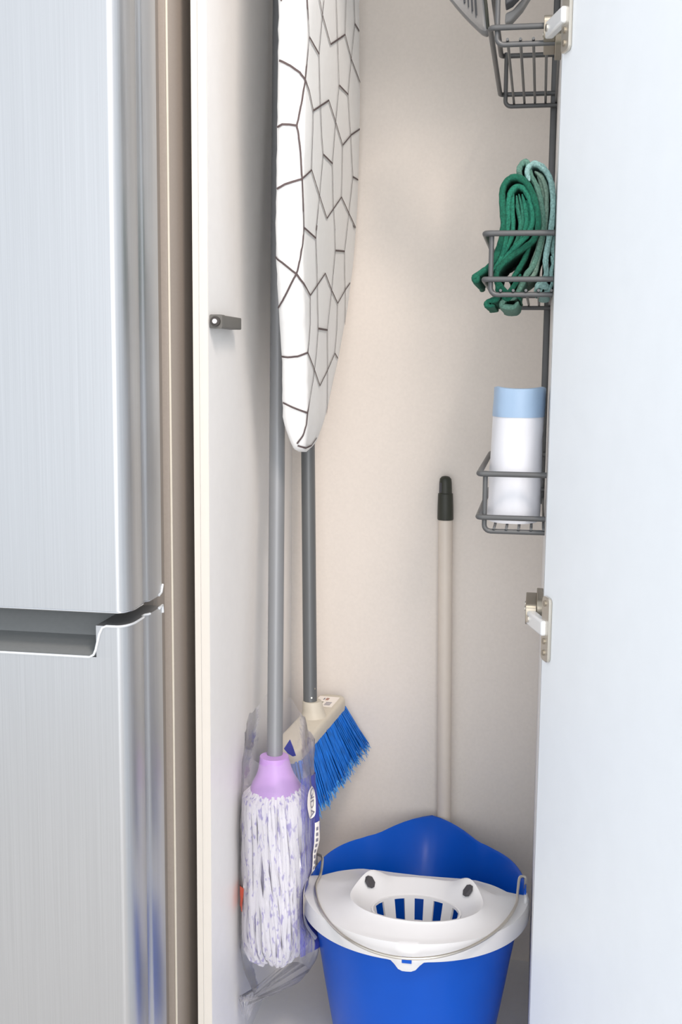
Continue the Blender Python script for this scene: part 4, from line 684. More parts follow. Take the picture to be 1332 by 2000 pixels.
    (0.0024, [(-0.3057, 1.4914, 1.1117, 1, -0, -0.05), (-0.3055, 1.5005, 1.1151, 1, -0, -0.05), (-0.3054, 1.5101, 1.1187, 1, 0.01, -0.04), (-0.3053, 1.52, 1.1222, 1, 0.01, -0.04), (-0.3053, 1.5298, 1.1258, 1, 0.01, -0.05), (-0.3051, 1.5395, 1.1295, 1, 0.01, -0.05), (-0.3051, 1.55, 1.1332, 1, 0.01, -0.05), (-0.3049, 1.5593, 1.1369, 1, -0.01, -0.05), (-0.3045, 1.5682, 1.1405, 1, -0.01, -0.05), (-0.3042, 1.5776, 1.1443, 1, -0.02, -0.04), (-0.3039, 1.5868, 1.148, 1, -0.02, -0.04), (-0.3038, 1.5938, 1.1452, 1, -0.02, -0.04), (-0.3038, 1.601, 1.1423, 1, -0.02, -0.04), (-0.3042, 1.6101, 1.1395, 1, 0.03, -0.04), (-0.3046, 1.6197, 1.1368, 1, 0.03, -0.04), (-0.305, 1.6292, 1.1339, 1, 0, -0.04), (-0.3051, 1.6375, 1.131, 1, 0, -0.04), (-0.3053, 1.6457, 1.128, 1, 0, -0.04), (-0.3053, 1.6557, 1.1249, 1, -0.02, -0.06), (-0.3053, 1.6655, 1.1218, 1, -0.02, -0.05), (-0.3053, 1.6754, 1.1186, 1, -0.02, -0.05), (-0.3054, 1.6859, 1.1154, 1, -0.01, -0.06), (-0.3055, 1.6967, 1.1122, 1, -0.01, -0.06), (-0.3052, 1.7055, 1.116, 1, -0.01, -0.05), (-0.3049, 1.7149, 1.1199, 1, -0.01, -0.05), (-0.3047, 1.7248, 1.1238, 1, 0, -0.05), (-0.3048, 1.7364, 1.1279, 1, 0.02, -0.04), (-0.3049, 1.748, 1.1321, 1, 0.02, -0.04), (-0.3048, 1.7586, 1.1362, 1, -0.03, -0.04), (-0.3042, 1.7698, 1.1405, 1, -0.03, -0.04), (-0.3036, 1.7817, 1.1449, 1, -0.03, -0.04), (-0.3037, 1.7979, 1.1497, 1, 0.03, -0.06)]),
    (0.0024, [(-0.3057, 1.4914, 1.1117, 1, -0, -0.05), (-0.3058, 1.4922, 1.1084, 1, -0, -0.05), (-0.3059, 1.493, 1.1051, 1, -0, -0.05), (-0.3061, 1.494, 1.1017, 1, -0, -0.05), (-0.3063, 1.4949, 1.0984, 1, -0.01, -0.04), (-0.3064, 1.4956, 1.0951, 1, -0.01, -0.04), (-0.3066, 1.4964, 1.0917, 1, -0.01, -0.04), (-0.3067, 1.4972, 1.0884, 1, -0.01, -0.04), (-0.3069, 1.4981, 1.085, 1, -0.01, -0.04), (-0.307, 1.4988, 1.0817, 1, -0.01, -0.04), (-0.3071, 1.4995, 1.0783, 1, -0.01, -0.04), (-0.3072, 1.5002, 1.0749, 1, -0.01, -0.04), (-0.3074, 1.4999, 1.0714, 1, -0.03, -0.04), (-0.3076, 1.4998, 1.0679, 1, -0.03, -0.04), (-0.3078, 1.4997, 1.0645, 1, -0.03, -0.04), (-0.3079, 1.4992, 1.0609, 1, -0.03, -0.05), (-0.3081, 1.4989, 1.0574, 1, -0.03, -0.05), (-0.3082, 1.4986, 1.0539, 1, -0.03, -0.05), (-0.3084, 1.4985, 1.0504, 1, -0.03, -0.05), (-0.3086, 1.4976, 1.047, 1, -0.03, -0.04), (-0.3088, 1.4964, 1.0435, 1, -0.03, -0.04), (-0.309, 1.4955, 1.04, 0.97, -0.2, -0.12), (-0.3094, 1.4956, 1.0365, 0.97, -0.2, -0.12)]),
    (0.0024, [(-0.3008, 1.6417, 1.2203, 1, -0, -0.02), (-0.3009, 1.6429, 1.2165, 1, -0, -0.02), (-0.3009, 1.644, 1.2127, 1, -0, -0.02), (-0.301, 1.6452, 1.2089, 1, -0, -0.03), (-0.3011, 1.6464, 1.205, 1, -0, -0.03), (-0.3012, 1.6478, 1.2012, 1, -0, -0.03), (-0.3014, 1.6493, 1.1974, 1, -0.01, -0.05), (-0.3015, 1.6508, 1.1936, 1, -0.01, -0.05), (-0.3016, 1.6523, 1.1897, 1, -0.01, -0.05), (-0.3018, 1.6539, 1.1859, 1, -0.02, -0.06), (-0.302, 1.6532, 1.182, 1, -0.02, -0.06), (-0.3022, 1.6526, 1.1782, 1, -0.02, -0.06), (-0.3024, 1.652, 1.1743, 1, -0.02, -0.06), (-0.3027, 1.6516, 1.1704, 1, -0.02, -0.07), (-0.3029, 1.6512, 1.1666, 1, -0.02, -0.07), (-0.3032, 1.6507, 1.1627, 1, -0.02, -0.07), (-0.3035, 1.6504, 1.1589, 1, -0.02, -0.06), (-0.3037, 1.6499, 1.1551, 1, -0.02, -0.06), (-0.304, 1.6495, 1.1512, 1, -0.02, -0.06), (-0.3042, 1.649, 1.1473, 1, -0.01, -0.05), (-0.3044, 1.6484, 1.1435, 1, -0.01, -0.05), (-0.3046, 1.6478, 1.1396, 1, -0.01, -0.05), (-0.3048, 1.6469, 1.1357, 1, 0, -0.04), (-0.305, 1.6463, 1.1319, 1, 0, -0.04), (-0.3053, 1.6457, 1.128, 1, 0, -0.04), (-0.3054, 1.6442, 1.1242, 1, 0, -0.04), (-0.3056, 1.6431, 1.1203, 1, 0.02, -0.04), (-0.3058, 1.6421, 1.1165, 1, 0.02, -0.04), (-0.3059, 1.6405, 1.1126, 1, 0.02, -0.04), (-0.306, 1.6391, 1.1088, 1, 0.03, -0.05), (-0.3062, 1.6379, 1.105, 1, 0.03, -0.05), (-0.3063, 1.6364, 1.1011, 1, 0.03, -0.05), (-0.3064, 1.6348, 1.0973, 1, 0.03, -0.05), (-0.3065, 1.6334, 1.0935, 1, 0.03, -0.05), (-0.3067, 1.6321, 1.0897, 1, 0.03, -0.05), (-0.3068, 1.6307, 1.0859, 1, 0.02, -0.05), (-0.3069, 1.6293, 1.082, 1, 0.02, -0.05), (-0.3071, 1.6281, 1.0782, 1, 0.02, -0.05), (-0.3073, 1.627, 1.0745, 1, 0.02, -0.05), (-0.3074, 1.6257, 1.0707, 1, 0.02, -0.05), (-0.3076, 1.6272, 1.067, 1, 0.02, -0.05), (-0.3078, 1.6286, 1.0634, 1, 0.02, -0.05), (-0.308, 1.63, 1.0597, 1, 0, -0.05), (-0.3082, 1.6312, 1.0561, 1, 0, -0.05), (-0.3084, 1.6325, 1.0524, 1, 0, -0.05), (-0.3086, 1.6339, 1.0487, 1, 0, -0.05), (-0.3088, 1.6351, 1.0451, 1, -0, -0.05), (-0.3089, 1.6364, 1.0414, 1, -0, -0.05), (-0.3091, 1.6375, 1.0377, 1, -0.01, -0.04), (-0.3093, 1.6387, 1.034, 1, -0.01, -0.05), (-0.3094, 1.6398, 1.0303, 1, -0.01, -0.05), (-0.3096, 1.641, 1.0265, 1, -0.01, -0.05), (-0.3098, 1.642, 1.0228, 1, -0.01, -0.05), (-0.3099, 1.6429, 1.019, 1, -0.01, -0.05), (-0.3101, 1.6439, 1.0152, 1, -0.01, -0.04), (-0.3103, 1.6448, 1.0114, 1, -0.01, -0.04), (-0.3104, 1.6456, 1.0076, 1, -0.02, -0.04), (-0.3105, 1.6464, 1.0038, 1, -0.02, -0.04), (-0.3107, 1.6472, 1, 1, -0.02, -0.04), (-0.3108, 1.6479, 0.9961, 1, -0.02, -0.03), (-0.3109, 1.6484, 0.9923, 1, -0.02, -0.03), (-0.311, 1.6489, 0.9885, 1, -0.02, -0.03), (-0.3111, 1.6495, 0.9847, 1, -0.02, -0.03), (-0.3112, 1.65, 0.9808, 1, -0.02, -0.03), (-0.3113, 1.6505, 0.977, 1, -0.02, -0.03), (-0.3113, 1.6511, 0.9731, 1, -0.03, -0.04), (-0.3115, 1.6518, 0.9693, 1, -0.02, -0.04), (-0.3116, 1.6525, 0.9654, 1, -0.02, -0.04), (-0.3117, 1.6533, 0.9616, 1, -0.02, -0.04), (-0.3119, 1.6543, 0.9577, 1, -0.01, -0.05), (-0.3121, 1.6526, 0.9539, 1, -0.01, -0.05), (-0.3124, 1.651, 0.95, 1, -0.01, -0.05), (-0.3128, 1.6504, 0.9462, 0.96, 0.14, -0.26)]),
    (0.0024, [(-0.2999, 1.7468, 1.2328, 1, 0.02, -0.04), (-0.3, 1.745, 1.2287, 1, 0.02, -0.04), (-0.3002, 1.7432, 1.2247, 1, 0.02, -0.04), (-0.3003, 1.7416, 1.2206, 1, -0.03, -0.05), (-0.3005, 1.7403, 1.2166, 1, -0.03, -0.05), (-0.3007, 1.7389, 1.2126, 1, -0.03, -0.05), (-0.301, 1.7377, 1.2086, 1, -0.03, -0.04), (-0.3012, 1.7365, 1.2046, 1, -0.03, -0.04), (-0.3014, 1.7353, 1.2006, 1, -0.03, -0.04), (-0.3016, 1.7339, 1.1966, 1, -0.01, -0.04), (-0.3019, 1.7328, 1.1927, 1, -0.01, -0.04), (-0.302, 1.7342, 1.1889, 1, -0.01, -0.04), (-0.3021, 1.7353, 1.1851, 1, 0, -0.04), (-0.3023, 1.7369, 1.1814, 1, 0, -0.04), (-0.3025, 1.7385, 1.1777, 1, 0, -0.04), (-0.3027, 1.7401, 1.1739, 1, -0.02, -0.05), (-0.3029, 1.7416, 1.1701, 1, -0.01, -0.06), (-0.3031, 1.7431, 1.1663, 1, -0.01, -0.06), (-0.3032, 1.7445, 1.1625, 1, -0.01, -0.06), (-0.3035, 1.7463, 1.1587, 1, 0, -0.06), (-0.3038, 1.7487, 1.1548, 1, 0, -0.06), (-0.304, 1.7508, 1.1508, 1, 0, -0.06), (-0.3042, 1.7529, 1.1468, 1, 0.02, -0.05), (-0.3045, 1.7554, 1.1428, 1, 0.02, -0.05), (-0.3047, 1.7576, 1.1387, 1, -0.03, -0.04), (-0.3048, 1.7593, 1.1347, 1, -0.03, -0.04), (-0.3049, 1.7608, 1.1306, 1, -0.03, -0.04), (-0.305, 1.7621, 1.1265, 1, -0.03, -0.04), (-0.3051, 1.7637, 1.1224, 1, -0.01, -0.04), (-0.3053, 1.7646, 1.1184, 1, -0.01, -0.04), (-0.3055, 1.7656, 1.1145, 1, -0.01, -0.04), (-0.3057, 1.7662, 1.1106, 1, 0.01, -0.04), (-0.3059, 1.7672, 1.1067, 1, -0.01, -0.05), (-0.306, 1.768, 1.1027, 1, -0.01, -0.05), (-0.3062, 1.7688, 1.0988, 1, -0.01, -0.05), (-0.3065, 1.7701, 1.0949, 1, 0, -0.06), (-0.3067, 1.7714, 1.0909, 1, 0, -0.06), (-0.3069, 1.7722, 1.087, 1, 0, -0.06), (-0.3071, 1.7735, 1.083, 1, 0.02, -0.06)]),
    (0.0027, [(-0.3018, 1.6539, 1.1859, 1, -0.02, -0.06), (-0.3016, 1.6783, 1.1879, 1, -0, -0.04), (-0.302, 1.7064, 1.1902, 1, 0.02, -0.03), (-0.3019, 1.7329, 1.1923, 1, -0.01, -0.04)]),
    (0.0024, [(-0.2998, 1.7981, 1.2389, 1, -0.01, -0.05), (-0.2997, 1.8136, 1.2362, 1, -0.02, -0.05)]),
    (0.0024, [(-0.3055, 1.6967, 1.1122, 1, -0.01, -0.06), (-0.3057, 1.6973, 1.1083, 1, -0.01, -0.05), (-0.3059, 1.6978, 1.1044, 1, -0.01, -0.05), (-0.306, 1.6984, 1.1005, 1, -0.01, -0.05), (-0.3062, 1.6989, 1.0966, 1, -0.01, -0.04), (-0.3064, 1.6994, 1.0926, 1, -0.01, -0.04), (-0.3065, 1.6998, 1.0887, 1, -0.01, -0.04), (-0.3067, 1.7003, 1.0848, 1, -0.01, -0.04), (-0.3069, 1.7008, 1.0809, 1, -0.01, -0.04), (-0.3071, 1.7014, 1.0769, 1, -0.01, -0.04), (-0.3072, 1.7018, 1.073, 1, -0, -0.04), (-0.3074, 1.701, 1.0691, 1, -0, -0.04), (-0.3076, 1.7002, 1.0652, 1, -0, -0.04), (-0.3077, 1.6994, 1.0613, 1, -0, -0.04), (-0.3079, 1.6987, 1.0574, 1, -0.01, -0.04), (-0.3081, 1.698, 1.0535, 1, -0.01, -0.04), (-0.3083, 1.6973, 1.0496, 1, -0.01, -0.04), (-0.3085, 1.6966, 1.0457, 1, -0.01, -0.05), (-0.3087, 1.6959, 1.0418, 1, -0.01, -0.05), (-0.3089, 1.6952, 1.0379, 1, -0.01, -0.05)]),
    (0.0027, [(-0.3074, 1.5566, 1.0702, 1, -0.01, -0.04), (-0.3071, 1.5774, 1.0702, 1, -0.02, -0.05), (-0.3072, 1.6011, 1.0702, 1, 0.01, -0.05), (-0.3074, 1.6258, 1.0703, 1, 0.02, -0.05)]),
    (0.0027, [(-0.3427, 1.4931, 1.0311, -0.68, -0.68, -0.25), (-0.3382, 1.4903, 1.0306, -0.12, -0.93, -0.34), (-0.3343, 1.4901, 1.0302, -0.07, -0.94, -0.34), (-0.3297, 1.4896, 1.0306, 0.04, -0.91, -0.4), (-0.3252, 1.4894, 1.0311, -0.16, -0.92, -0.36), (-0.3205, 1.4887, 1.0315, -0.03, -0.93, -0.37), (-0.3165, 1.4895, 1.0331, 0.43, -0.86, -0.29), (-0.3127, 1.4914, 1.0348, 0.65, -0.72, -0.25), (-0.3094, 1.4956, 1.0365, 0.97, -0.2, -0.12)]),
    (0.0024, [(-0.3094, 1.4956, 1.0365, 0.97, -0.2, -0.12), (-0.3091, 1.5013, 1.0328, 1, -0.02, -0.05), (-0.3091, 1.5092, 1.0291, 1, -0.02, -0.05), (-0.3092, 1.5171, 1.0253, 1, -0.02, -0.05), (-0.3094, 1.5259, 1.0215, 1, 0.01, -0.06), (-0.3097, 1.535, 1.0177, 1, 0.01, -0.06), (-0.3099, 1.5425, 1.0139, 1, -0.01, -0.06), (-0.31, 1.5499, 1.0101, 1, -0.02, -0.06), (-0.31, 1.5569, 1.0063, 1, -0.02, -0.05), (-0.3101, 1.564, 1.0025, 1, -0.02, -0.05), (-0.3102, 1.5714, 0.9986, 1, -0, -0.03), (-0.3103, 1.5789, 0.9947, 1, 0.02, -0.04), (-0.3106, 1.5876, 0.9907, 1, 0.02, -0.04)]),
    (0.0024, [(-0.3106, 1.5876, 0.9907, 1, 0.02, -0.04), (-0.3108, 1.5976, 0.9941, 1, 0.03, -0.04), (-0.3109, 1.6077, 0.9977, 1, 0.01, -0.03), (-0.3109, 1.617, 1.0012, 1, 0, -0.04), (-0.3107, 1.626, 1.0048, 1, -0, -0.04), (-0.3105, 1.6347, 1.0085, 1, -0, -0.04), (-0.3103, 1.6432, 1.0122, 1, -0.01, -0.04), (-0.31, 1.6499, 1.0158, 1, -0.01, -0.04), (-0.3097, 1.657, 1.0194, 1, -0.01, -0.04), (-0.3095, 1.6643, 1.023, 1, 0, -0.04), (-0.3094, 1.6722, 1.0267, 1, 0.01, -0.04), (-0.3093, 1.68, 1.0304, 1, 0.01, -0.04), (-0.3092, 1.688, 1.0341, 1, -0, -0.05), (-0.3089, 1.6952, 1.0379, 1, -0.01, -0.05), (-0.3089, 1.7084, 1.034, 1, -0.02, -0.05), (-0.3089, 1.7215, 1.03, 1, -0, -0.04)]),
    (0.0027, [(-0.3451, 1.512, 0.9686, -0.7, -0.7, -0.18), (-0.3413, 1.5098, 0.9671, -0.43, -0.86, -0.26), (-0.338, 1.5092, 0.9656, -0.23, -0.92, -0.31), (-0.3348, 1.5093, 0.9641, -0.07, -0.95, -0.32), (-0.3317, 1.5099, 0.9625, 0.14, -0.95, -0.29), (-0.3278, 1.5104, 0.9611, -0.08, -0.96, -0.27), (-0.3241, 1.5113, 0.9596, 0.11, -0.94, -0.32), (-0.3204, 1.5126, 0.9581, 0.33, -0.89, -0.31), (-0.3168, 1.5144, 0.9566, 0.66, -0.67, -0.34), (-0.3138, 1.5189, 0.9549, 0.85, -0.42, -0.3)]),
    (0.0027, [(-0.329, 1.5308, 0.9091, 0.02, -0.92, -0.39), (-0.3258, 1.5318, 0.9079, 0.18, -0.89, -0.43), (-0.3227, 1.534, 0.9067, 0.61, -0.65, -0.45), (-0.3205, 1.5399, 0.9052, 0.92, -0.12, -0.37), (-0.3205, 1.5594, 0.9055, 0.97, -0.01, -0.24), (-0.3201, 1.5771, 0.9061, 0.97, -0.01, -0.24), (-0.3193, 1.5852, 0.9092, 0.97, -0.01, -0.23), (-0.3185, 1.5936, 0.9123, 0.97, -0, -0.23), (-0.3178, 1.603, 0.9154, 0.98, 0.02, -0.22)]),
]  #@PRINT
pm = MB()
for w, pl in PRINT:
    L, Rr = [], []
    P = [Vector(p[:3]) for p in pl]
    N = [Vector(p[3:]) for p in pl]
    for i, p in enumerate(P):
        t = (P[min(i + 1, len(P) - 1)] - P[max(i - 1, 0)]).normalized()
        s = t.cross(N[i]).normalized() * w * 0.5
        L.append(p + s + N[i] * 0.0014)
        Rr.append(p - s + N[i] * 0.0014)
    if len(P) > 1:
        pm.loft([L, Rr], closed_u=False)
if PRINT:
    pm.build('printed_lines', 'print', cover, smooth=False)

# ------------------------------------------------------------------ mop, in its plastic sleeve
MC = Vector((-0.354, 1.515, 0))
def press(x, z, extra=0.0):
    """the bucket rim dents the mop's right side"""
    lim = -0.2850 - 0.0335 * math.exp(-((z - 0.248) / 0.055) ** 4) + extra
    return min(x, lim)


mop = thing('string_mop', 'string mop with purple flecked white yarn head and lilac socket', 'mop', (MC.x, MC.y, 0.15))
P0, P1 = Vector((-0.3585, 1.520, 0.446)), Vector((-0.3745, 1.600, 0.935))
dp = (P1 - P0) / (P1.z - P0.z)
MB().tube([P0, P1, P0 + dp * (1.60 - P0.z)], 0.0114, 24).build('pole', 'alu', mop)
so = MB()
prof = [(0.0150, 0.464), (0.0205, 0.464), (0.0215, 0.458), (0.0235, 0.447), (0.0275, 0.436), (0.0345, 0.424), (0.0390, 0.413), (0.0385, 0.406), (0.030, 0.404)]
rings = []
for r, z in prof:
    cx = P0.x + (MC.x - P0.x) * min(1, max(0, (0.47 - z) / 0.07))
    rings.append([(cx + r * math.cos(a), MC.y + r * math.sin(a), z) for a in [2 * PI * k / 28 for k in range(28)]])
so.loft(rings, cap=True)
so.build('socket', 'purple', mop)
st = MB()
for layer, (cnt, rad) in enumerate(((58, 0.0458), (52, 0.0415), (30, 0.030))):
    for k in range(cnt):
        a0 = 2 * PI * (k + 0.5 * layer) / cnt + rnd.uniform(-0.03, 0.03)
        tw = rnd.uniform(-0.20, 0.55) + 0.10
        zb = 0.168 + rnd.uniform(-0.006, 0.012) + (0.010 if math.cos(a0) > 0.6 else 0)
        pts = []
        ph = rnd.uniform(0, 6)
        n = 16
        for i in range(n + 1):
            t = i / n
            z = 0.420 + (zb - 0.420) * t
            g = min(1, t / 0.08)
            r = 0.030 + (rad - 0.030) * math.sin(g * PI / 2)
            r *= 1 - 0.20 * max(0, (t - 0.90) / 0.10) ** 2
            r += 0.0018 * math.sin(ph + t * 9) * g
            a = a0 + tw * t + 0.06 * math.sin(ph * 2 + t * 7)
            # flattened against the side panel
            x = MC.x + r * math.cos(a) * 1.02
            y = MC.y + r * math.sin(a)
            pts.append((press(max(x, -0.4035), z), y, z))
        # loop back inwards at the bottom
        x, y, z = pts[-1]
        pts.append((MC.x + (x - MC.x) * 0.82, MC.y + (y - MC.y) * 0.82, z - 0.005))
        pts.append((MC.x + (x - MC.x) * 0.62, MC.y + (y - MC.y) * 0.62, z - 0.001))
        st.tube(pts, [0.0033 + 0.0006 * math.sin(ph + q * 1.3) for q in range(len(pts))], 6)
core = []
for r, z in ((0.02, 0.418), (0.034, 0.410), (0.038, 0.395), (0.036, 0.33), (0.033, 0.29), (0.033, 0.20), (0.030, 0.18), (0.01, 0.174)):
    core.append([(MC.x + r * math.cos(2 * PI * k / 24), MC.y + r * math.sin(2 * PI * k / 24), z) for k in range(24)])
MB().loft(core, cap=True).build('yarn_core', 'core', mop)
so = st.build('yarn_head', 'yarn', mop)
so['kind'] = 'stuff'

bag = thing('plastic_sleeve', 'clear crinkled plastic sleeve wrapped around the mop head', 'plastic bag', (MC.x, MC.y, 0.10))


def bag_r(a, z):
    """plan radius of the sleeve at angle a and height z"""
    r = 0.0525
    r += 0.004 * noise.noise((math.cos(a) * 2.2, math.sin(a) * 2.2, z * 14)) + 0.002 * noise.noise((math.cos(a) * 6, math.sin(a) * 6, z * 42))
    # side seam stands off on the right
    r += 0.009 * math.exp(-((a - 0.05) / 0.22) ** 2) * (0.6 + 0.5 * math.sin(z * 40))
    if z > 0.42:
        r += -0.10 * (z - 0.42) * (0.55 + 0.45 * math.cos(a * 2))
    if z < 0.165:
        t = (0.165 - z) / 0.055
        r *= 1 - 0.35 * min(1, t) ** 1.4
    return r


def bag_pt(a, z, off=0.0):
    r = bag_r(a, z) + off
    x, y = MC.x + r * math.cos(a), MC.y + r * math.sin(a)
    return (press(max(x, -0.4088), z, 0.004 + off), y, z)


bm_ = MB()
NA = 72
rows = []
zl = [0.112, 0.120, 0.130, 0.142, 0.155] + [0.17 + 0.012 * i for i in range(27)]
for iz, z in enumerate(zl):
    row = []
    for k in range(NA):
        a = -PI + 2 * PI * k / NA
        zz = z
        if z > 0.43:   # ragged mouth: high at the back and left, low in front
            top = 0.035 + 0.030 * math.sin(a) - 0.010 * math.cos(a) + 0.012 * noise.noise((math.cos(a) * 3, math.sin(a) * 3, 9))
            zz = 0.43 + (z - 0.43) / (zl[-1] - 0.43) * (0.035 + top)
        if z < 0.165:
            zz = z + (0.165 - z) * 0.5 * (0.5 + 0.5 * math.cos(a)) - (0.165 - z) * 0.35 * max(0, -math.cos(a))
        row.append(bag_pt(a, zz))
    rows.append(row)
bm_.loft(rows)
# pinched bottom seam with a limp tail
b0 = rows[0]
tail = [(-0.395 + (p[0] - MC.x) * 0.35, 1.500 + (p[1] - MC.y) * 0.25, 0.098 + 0.010 * noise.noise((p[0] * 90, p[1] * 90, 0))) for p in b0]
tail2 = [(-0.3965 + (p[0] - MC.x) * 0.14, 1.497 + (p[1] - MC.y) * 0.2, 0.078 + 0.02 * noise.noise((p[0] * 130, p[1] * 130, 3))) for p in b0]
bm_.loft([b0, tail, tail2])
film = bm_.build('film', 'film', bag)
# printed panel on the right side and back of the sleeve
pp = MB()
rowsP = []
for i in range(26):
    z = 0.178 + (0.440 - 0.178) * i / 25
    rowsP.append([bag_pt(math.radians(-6 + 44 * k / 12), z, 0.0007) for k in range(13)])
pp.loft(rowsP, closed_u=False)
panel = pp.build('printed_panel', 'printblue', bag)
tn = MB()
tn.loft([[bag_pt(math.radians(-36 + 30 * k / 8), 0.178 + 0.266 * i / 25, 0.0007) for k in range(9)] for i in range(26)], closed_u=False)
tn.build('tinted_panel', 'tint', bag)
tn = MB()
tn.add([bag_pt(math.radians(a), z, -0.0009) for a, z in ((70, 0.449), (76, 0.447), (86, 0.450), (92, 0.457), (88, 0.463), (82, 0.472), (76, 0.462))], [tuple(range(7))])
tn.build('blue_header', 'printblue', bag)
# white strip below the oval badge, near the side seam
ws = MB()
rowsW = []
for i in range(20):
    z = 0.195 + (0.372 - 0.195) * i / 19
    rowsW.append([bag_pt(math.radians(-8 + 9 * k / 4), z, 0.0014) for k in range(5)])
ws.loft(rowsW, closed_u=False)
ws.build('white_band', 'paper', panel)
ov = MB()
ring = []
for k in range(28):
    t = 2 * PI * k / 28
    ring.append(bag_pt(math.radians(-13 + 11 * math.cos(t)), 0.404 + 0.024 * math.sin(t), 0.0021))
ov.add(ring, [tuple(range(28))])
ov.build('badge', 'paper', panel, smooth=False)


def text_mesh(body, size):
    cu = bpy.data.curves.new('lettering', 'FONT')
    cu.body = body
    cu.size = size
    cu.align_x = 'CENTER'
    cu.align_y = 'CENTER'
    t = bpy.data.objects.new('lettering', cu)
    C.objects.link(t)
    bpy.context.view_layer.update()
    me = bpy.data.meshes.new_from_object(t.evaluated_get(bpy.context.evaluated_depsgraph_get()))
    v = [tuple(p.co) for p in me.vertices]
    f = [tuple(p.vertices) for p in me.polygons]
    bpy.data.objects.remove(t)
    bpy.data.curves.remove(cu)
    bpy.data.meshes.remove(me)
    return v, f


v, f = text_mesh('GIDA', 0.0185)
lm = MB()
# the lettering runs down the badge
lm.add([bag_pt(math.radians(-13 + y * 760), 0.4045 - x, 0.0027) for x, y, z in v], f)
lm.build('lettering', 'inkgrey', panel, smooth=False)
for i in range(9):
    z = 0.365 - 0.0085 * i
    MB().add([bag_pt(math.radians(a), zz, 0.002) for a, zz in ((-6.5, z), (-3.0, z), (-3.0, z - 0.005), (-6.5, z - 0.005))], [(0, 1, 2, 3)]).build('small_print', 'inkgrey', panel, smooth=False)
# red print where the sleeve touches the side panel
rp = MB()
rp.loft([[bag_pt(math.radians(186 + 4 * k), 0.240 + 0.007 * i, 0.0008) for k in range(9)] for i in range(6)], closed_u=False)
rp.build('red_mark', 'red', bag)

# ------------------------------------------------------------------ broom
br = thing('broom', 'broom with blue bristles and beige head on a dark grey pole', 'broom', (-0.345, 1.72, 0.34))
BP0, BP1 = Vector((-0.3505, 1.735, 0.478)), Vector((-0.3645, 1.775, 0.874))
db = (BP1 - BP0) / (BP1.z - BP0.z)
MB().tube([BP0, BP1, BP0 + db * (1.55 - BP0.z)], 0.0112, 24).build('pole', 'alu2', br)
BA, BB = Vector((-0.3635, 1.600, 0.444)), Vector((-0.3305, 1.832, 0.462))   # ends of the head's axis (top face)
ax = (BB - BA)
BL = ax.length
ax.normalize()
sd = Vector((ax.y, -ax.x, 0.02)).normalized()     # across the head, right side tipped down
nu = sd.cross(ax).normalized()
if nu.z < 0:
    nu = -nu


def bp(s, w, h):
    return BA + ax * s + sd * w + nu * h


out = round_rect(-0.006, BL + 0.004, -0.0245, 0.0245, 0.016, 6)
hd = MB()
rings = []
for h, sc in ((-0.020, 0.97), (-0.012, 1.0), (-0.004, 0.99), (0.0, 0.93), (0.0012, 0.80)):
    rings.append([bp(BL / 2 + (s - BL / 2) * (1 - (1 - sc) * 0.25), w * sc, h) for s, w in out])
hd.loft(rings, cap=True)
head = hd.build('head', 'block', br, angle=55)
# socket collar
sk = MB()
sc_ = (BP0 - BA).dot(ax)
base = bp(sc_, 0.0, 0.0)
rings = []
for t, r in ((-0.004, 0.0235), (0.004, 0.0195), (0.012, 0.0172), (0.024, 0.0160), (0.026, 0.0150), (0.026, 0.0118)):
    c = base + Vector((0, 0, 1)) * t + (BP0 - base) * max(0, min(1, t / 0.03)) * 0.6
    c.z = base.z + t
    rings.append([(c.x + r * math.cos(a), c.y + r * math.sin(a), c.z) for a in [2 * PI * k / 26 for k in range(26)]])
sk.loft(rings, cap=True)
sk.build('socket', 'block', head, angle=50)
MB().tube([BP0 + db * 0.010 + Vector((0.0045, -0.0106, 0)), BP0 + db * 0.0101 + Vector((0.0047, -0.0112, 0))], 0.0014, 10).build('rivet', 'nickel', br)
MB().tube([BP0 + db * 0.024 + Vector((0.009, -0.007, 0)), BP0 + db * 0.0241 + Vector((0.0097, -0.0073, 0))], 0.0014, 10).build('rivet', 'nickel', br)
# sticker at the far end of the head
s0, s1 = BL - 0.058, BL - 0.012


def flat(name, m, parent, s0, s1, w0, w1, h):
    q = MB()
    q.add([bp(s, w, hh) for hh in (h, h + 0.0004) for s, w in ((s0, w0), (s1, w0), (s1, w1), (s0, w1))],
          [(0, 3, 2, 1), (4, 5, 6, 7), (0, 1, 5, 4), (1, 2, 6, 5), (2, 3, 7, 6), (3, 0, 4, 7)])
    return q.build(name, m, parent, smooth=False)


stk = flat('sticker', 'paper', br, s0, s1, -0.019, 0.0165, 0.0014)
flat('logo_mark', 'inkr', stk, s1 - 0.017, s1 - 0.008, -0.004, 0.001, 0.0019)
flat('logo_mark', 'inkgrey', stk, s1 - 0.016, s1 - 0.009, -0.008, -0.006, 0.0019)
flat('green_block', 'inkg', stk, s0 + 0.008, s0 + 0.021, -0.013, -0.004, 0.0019)
for i in range(4):
    flat('text_line', 'inkgrey', stk, s0 + 0.007 + 0.004 * i, s0 + 0.0082 + 0.004 * i, 0.001, 0.011, 0.0019)
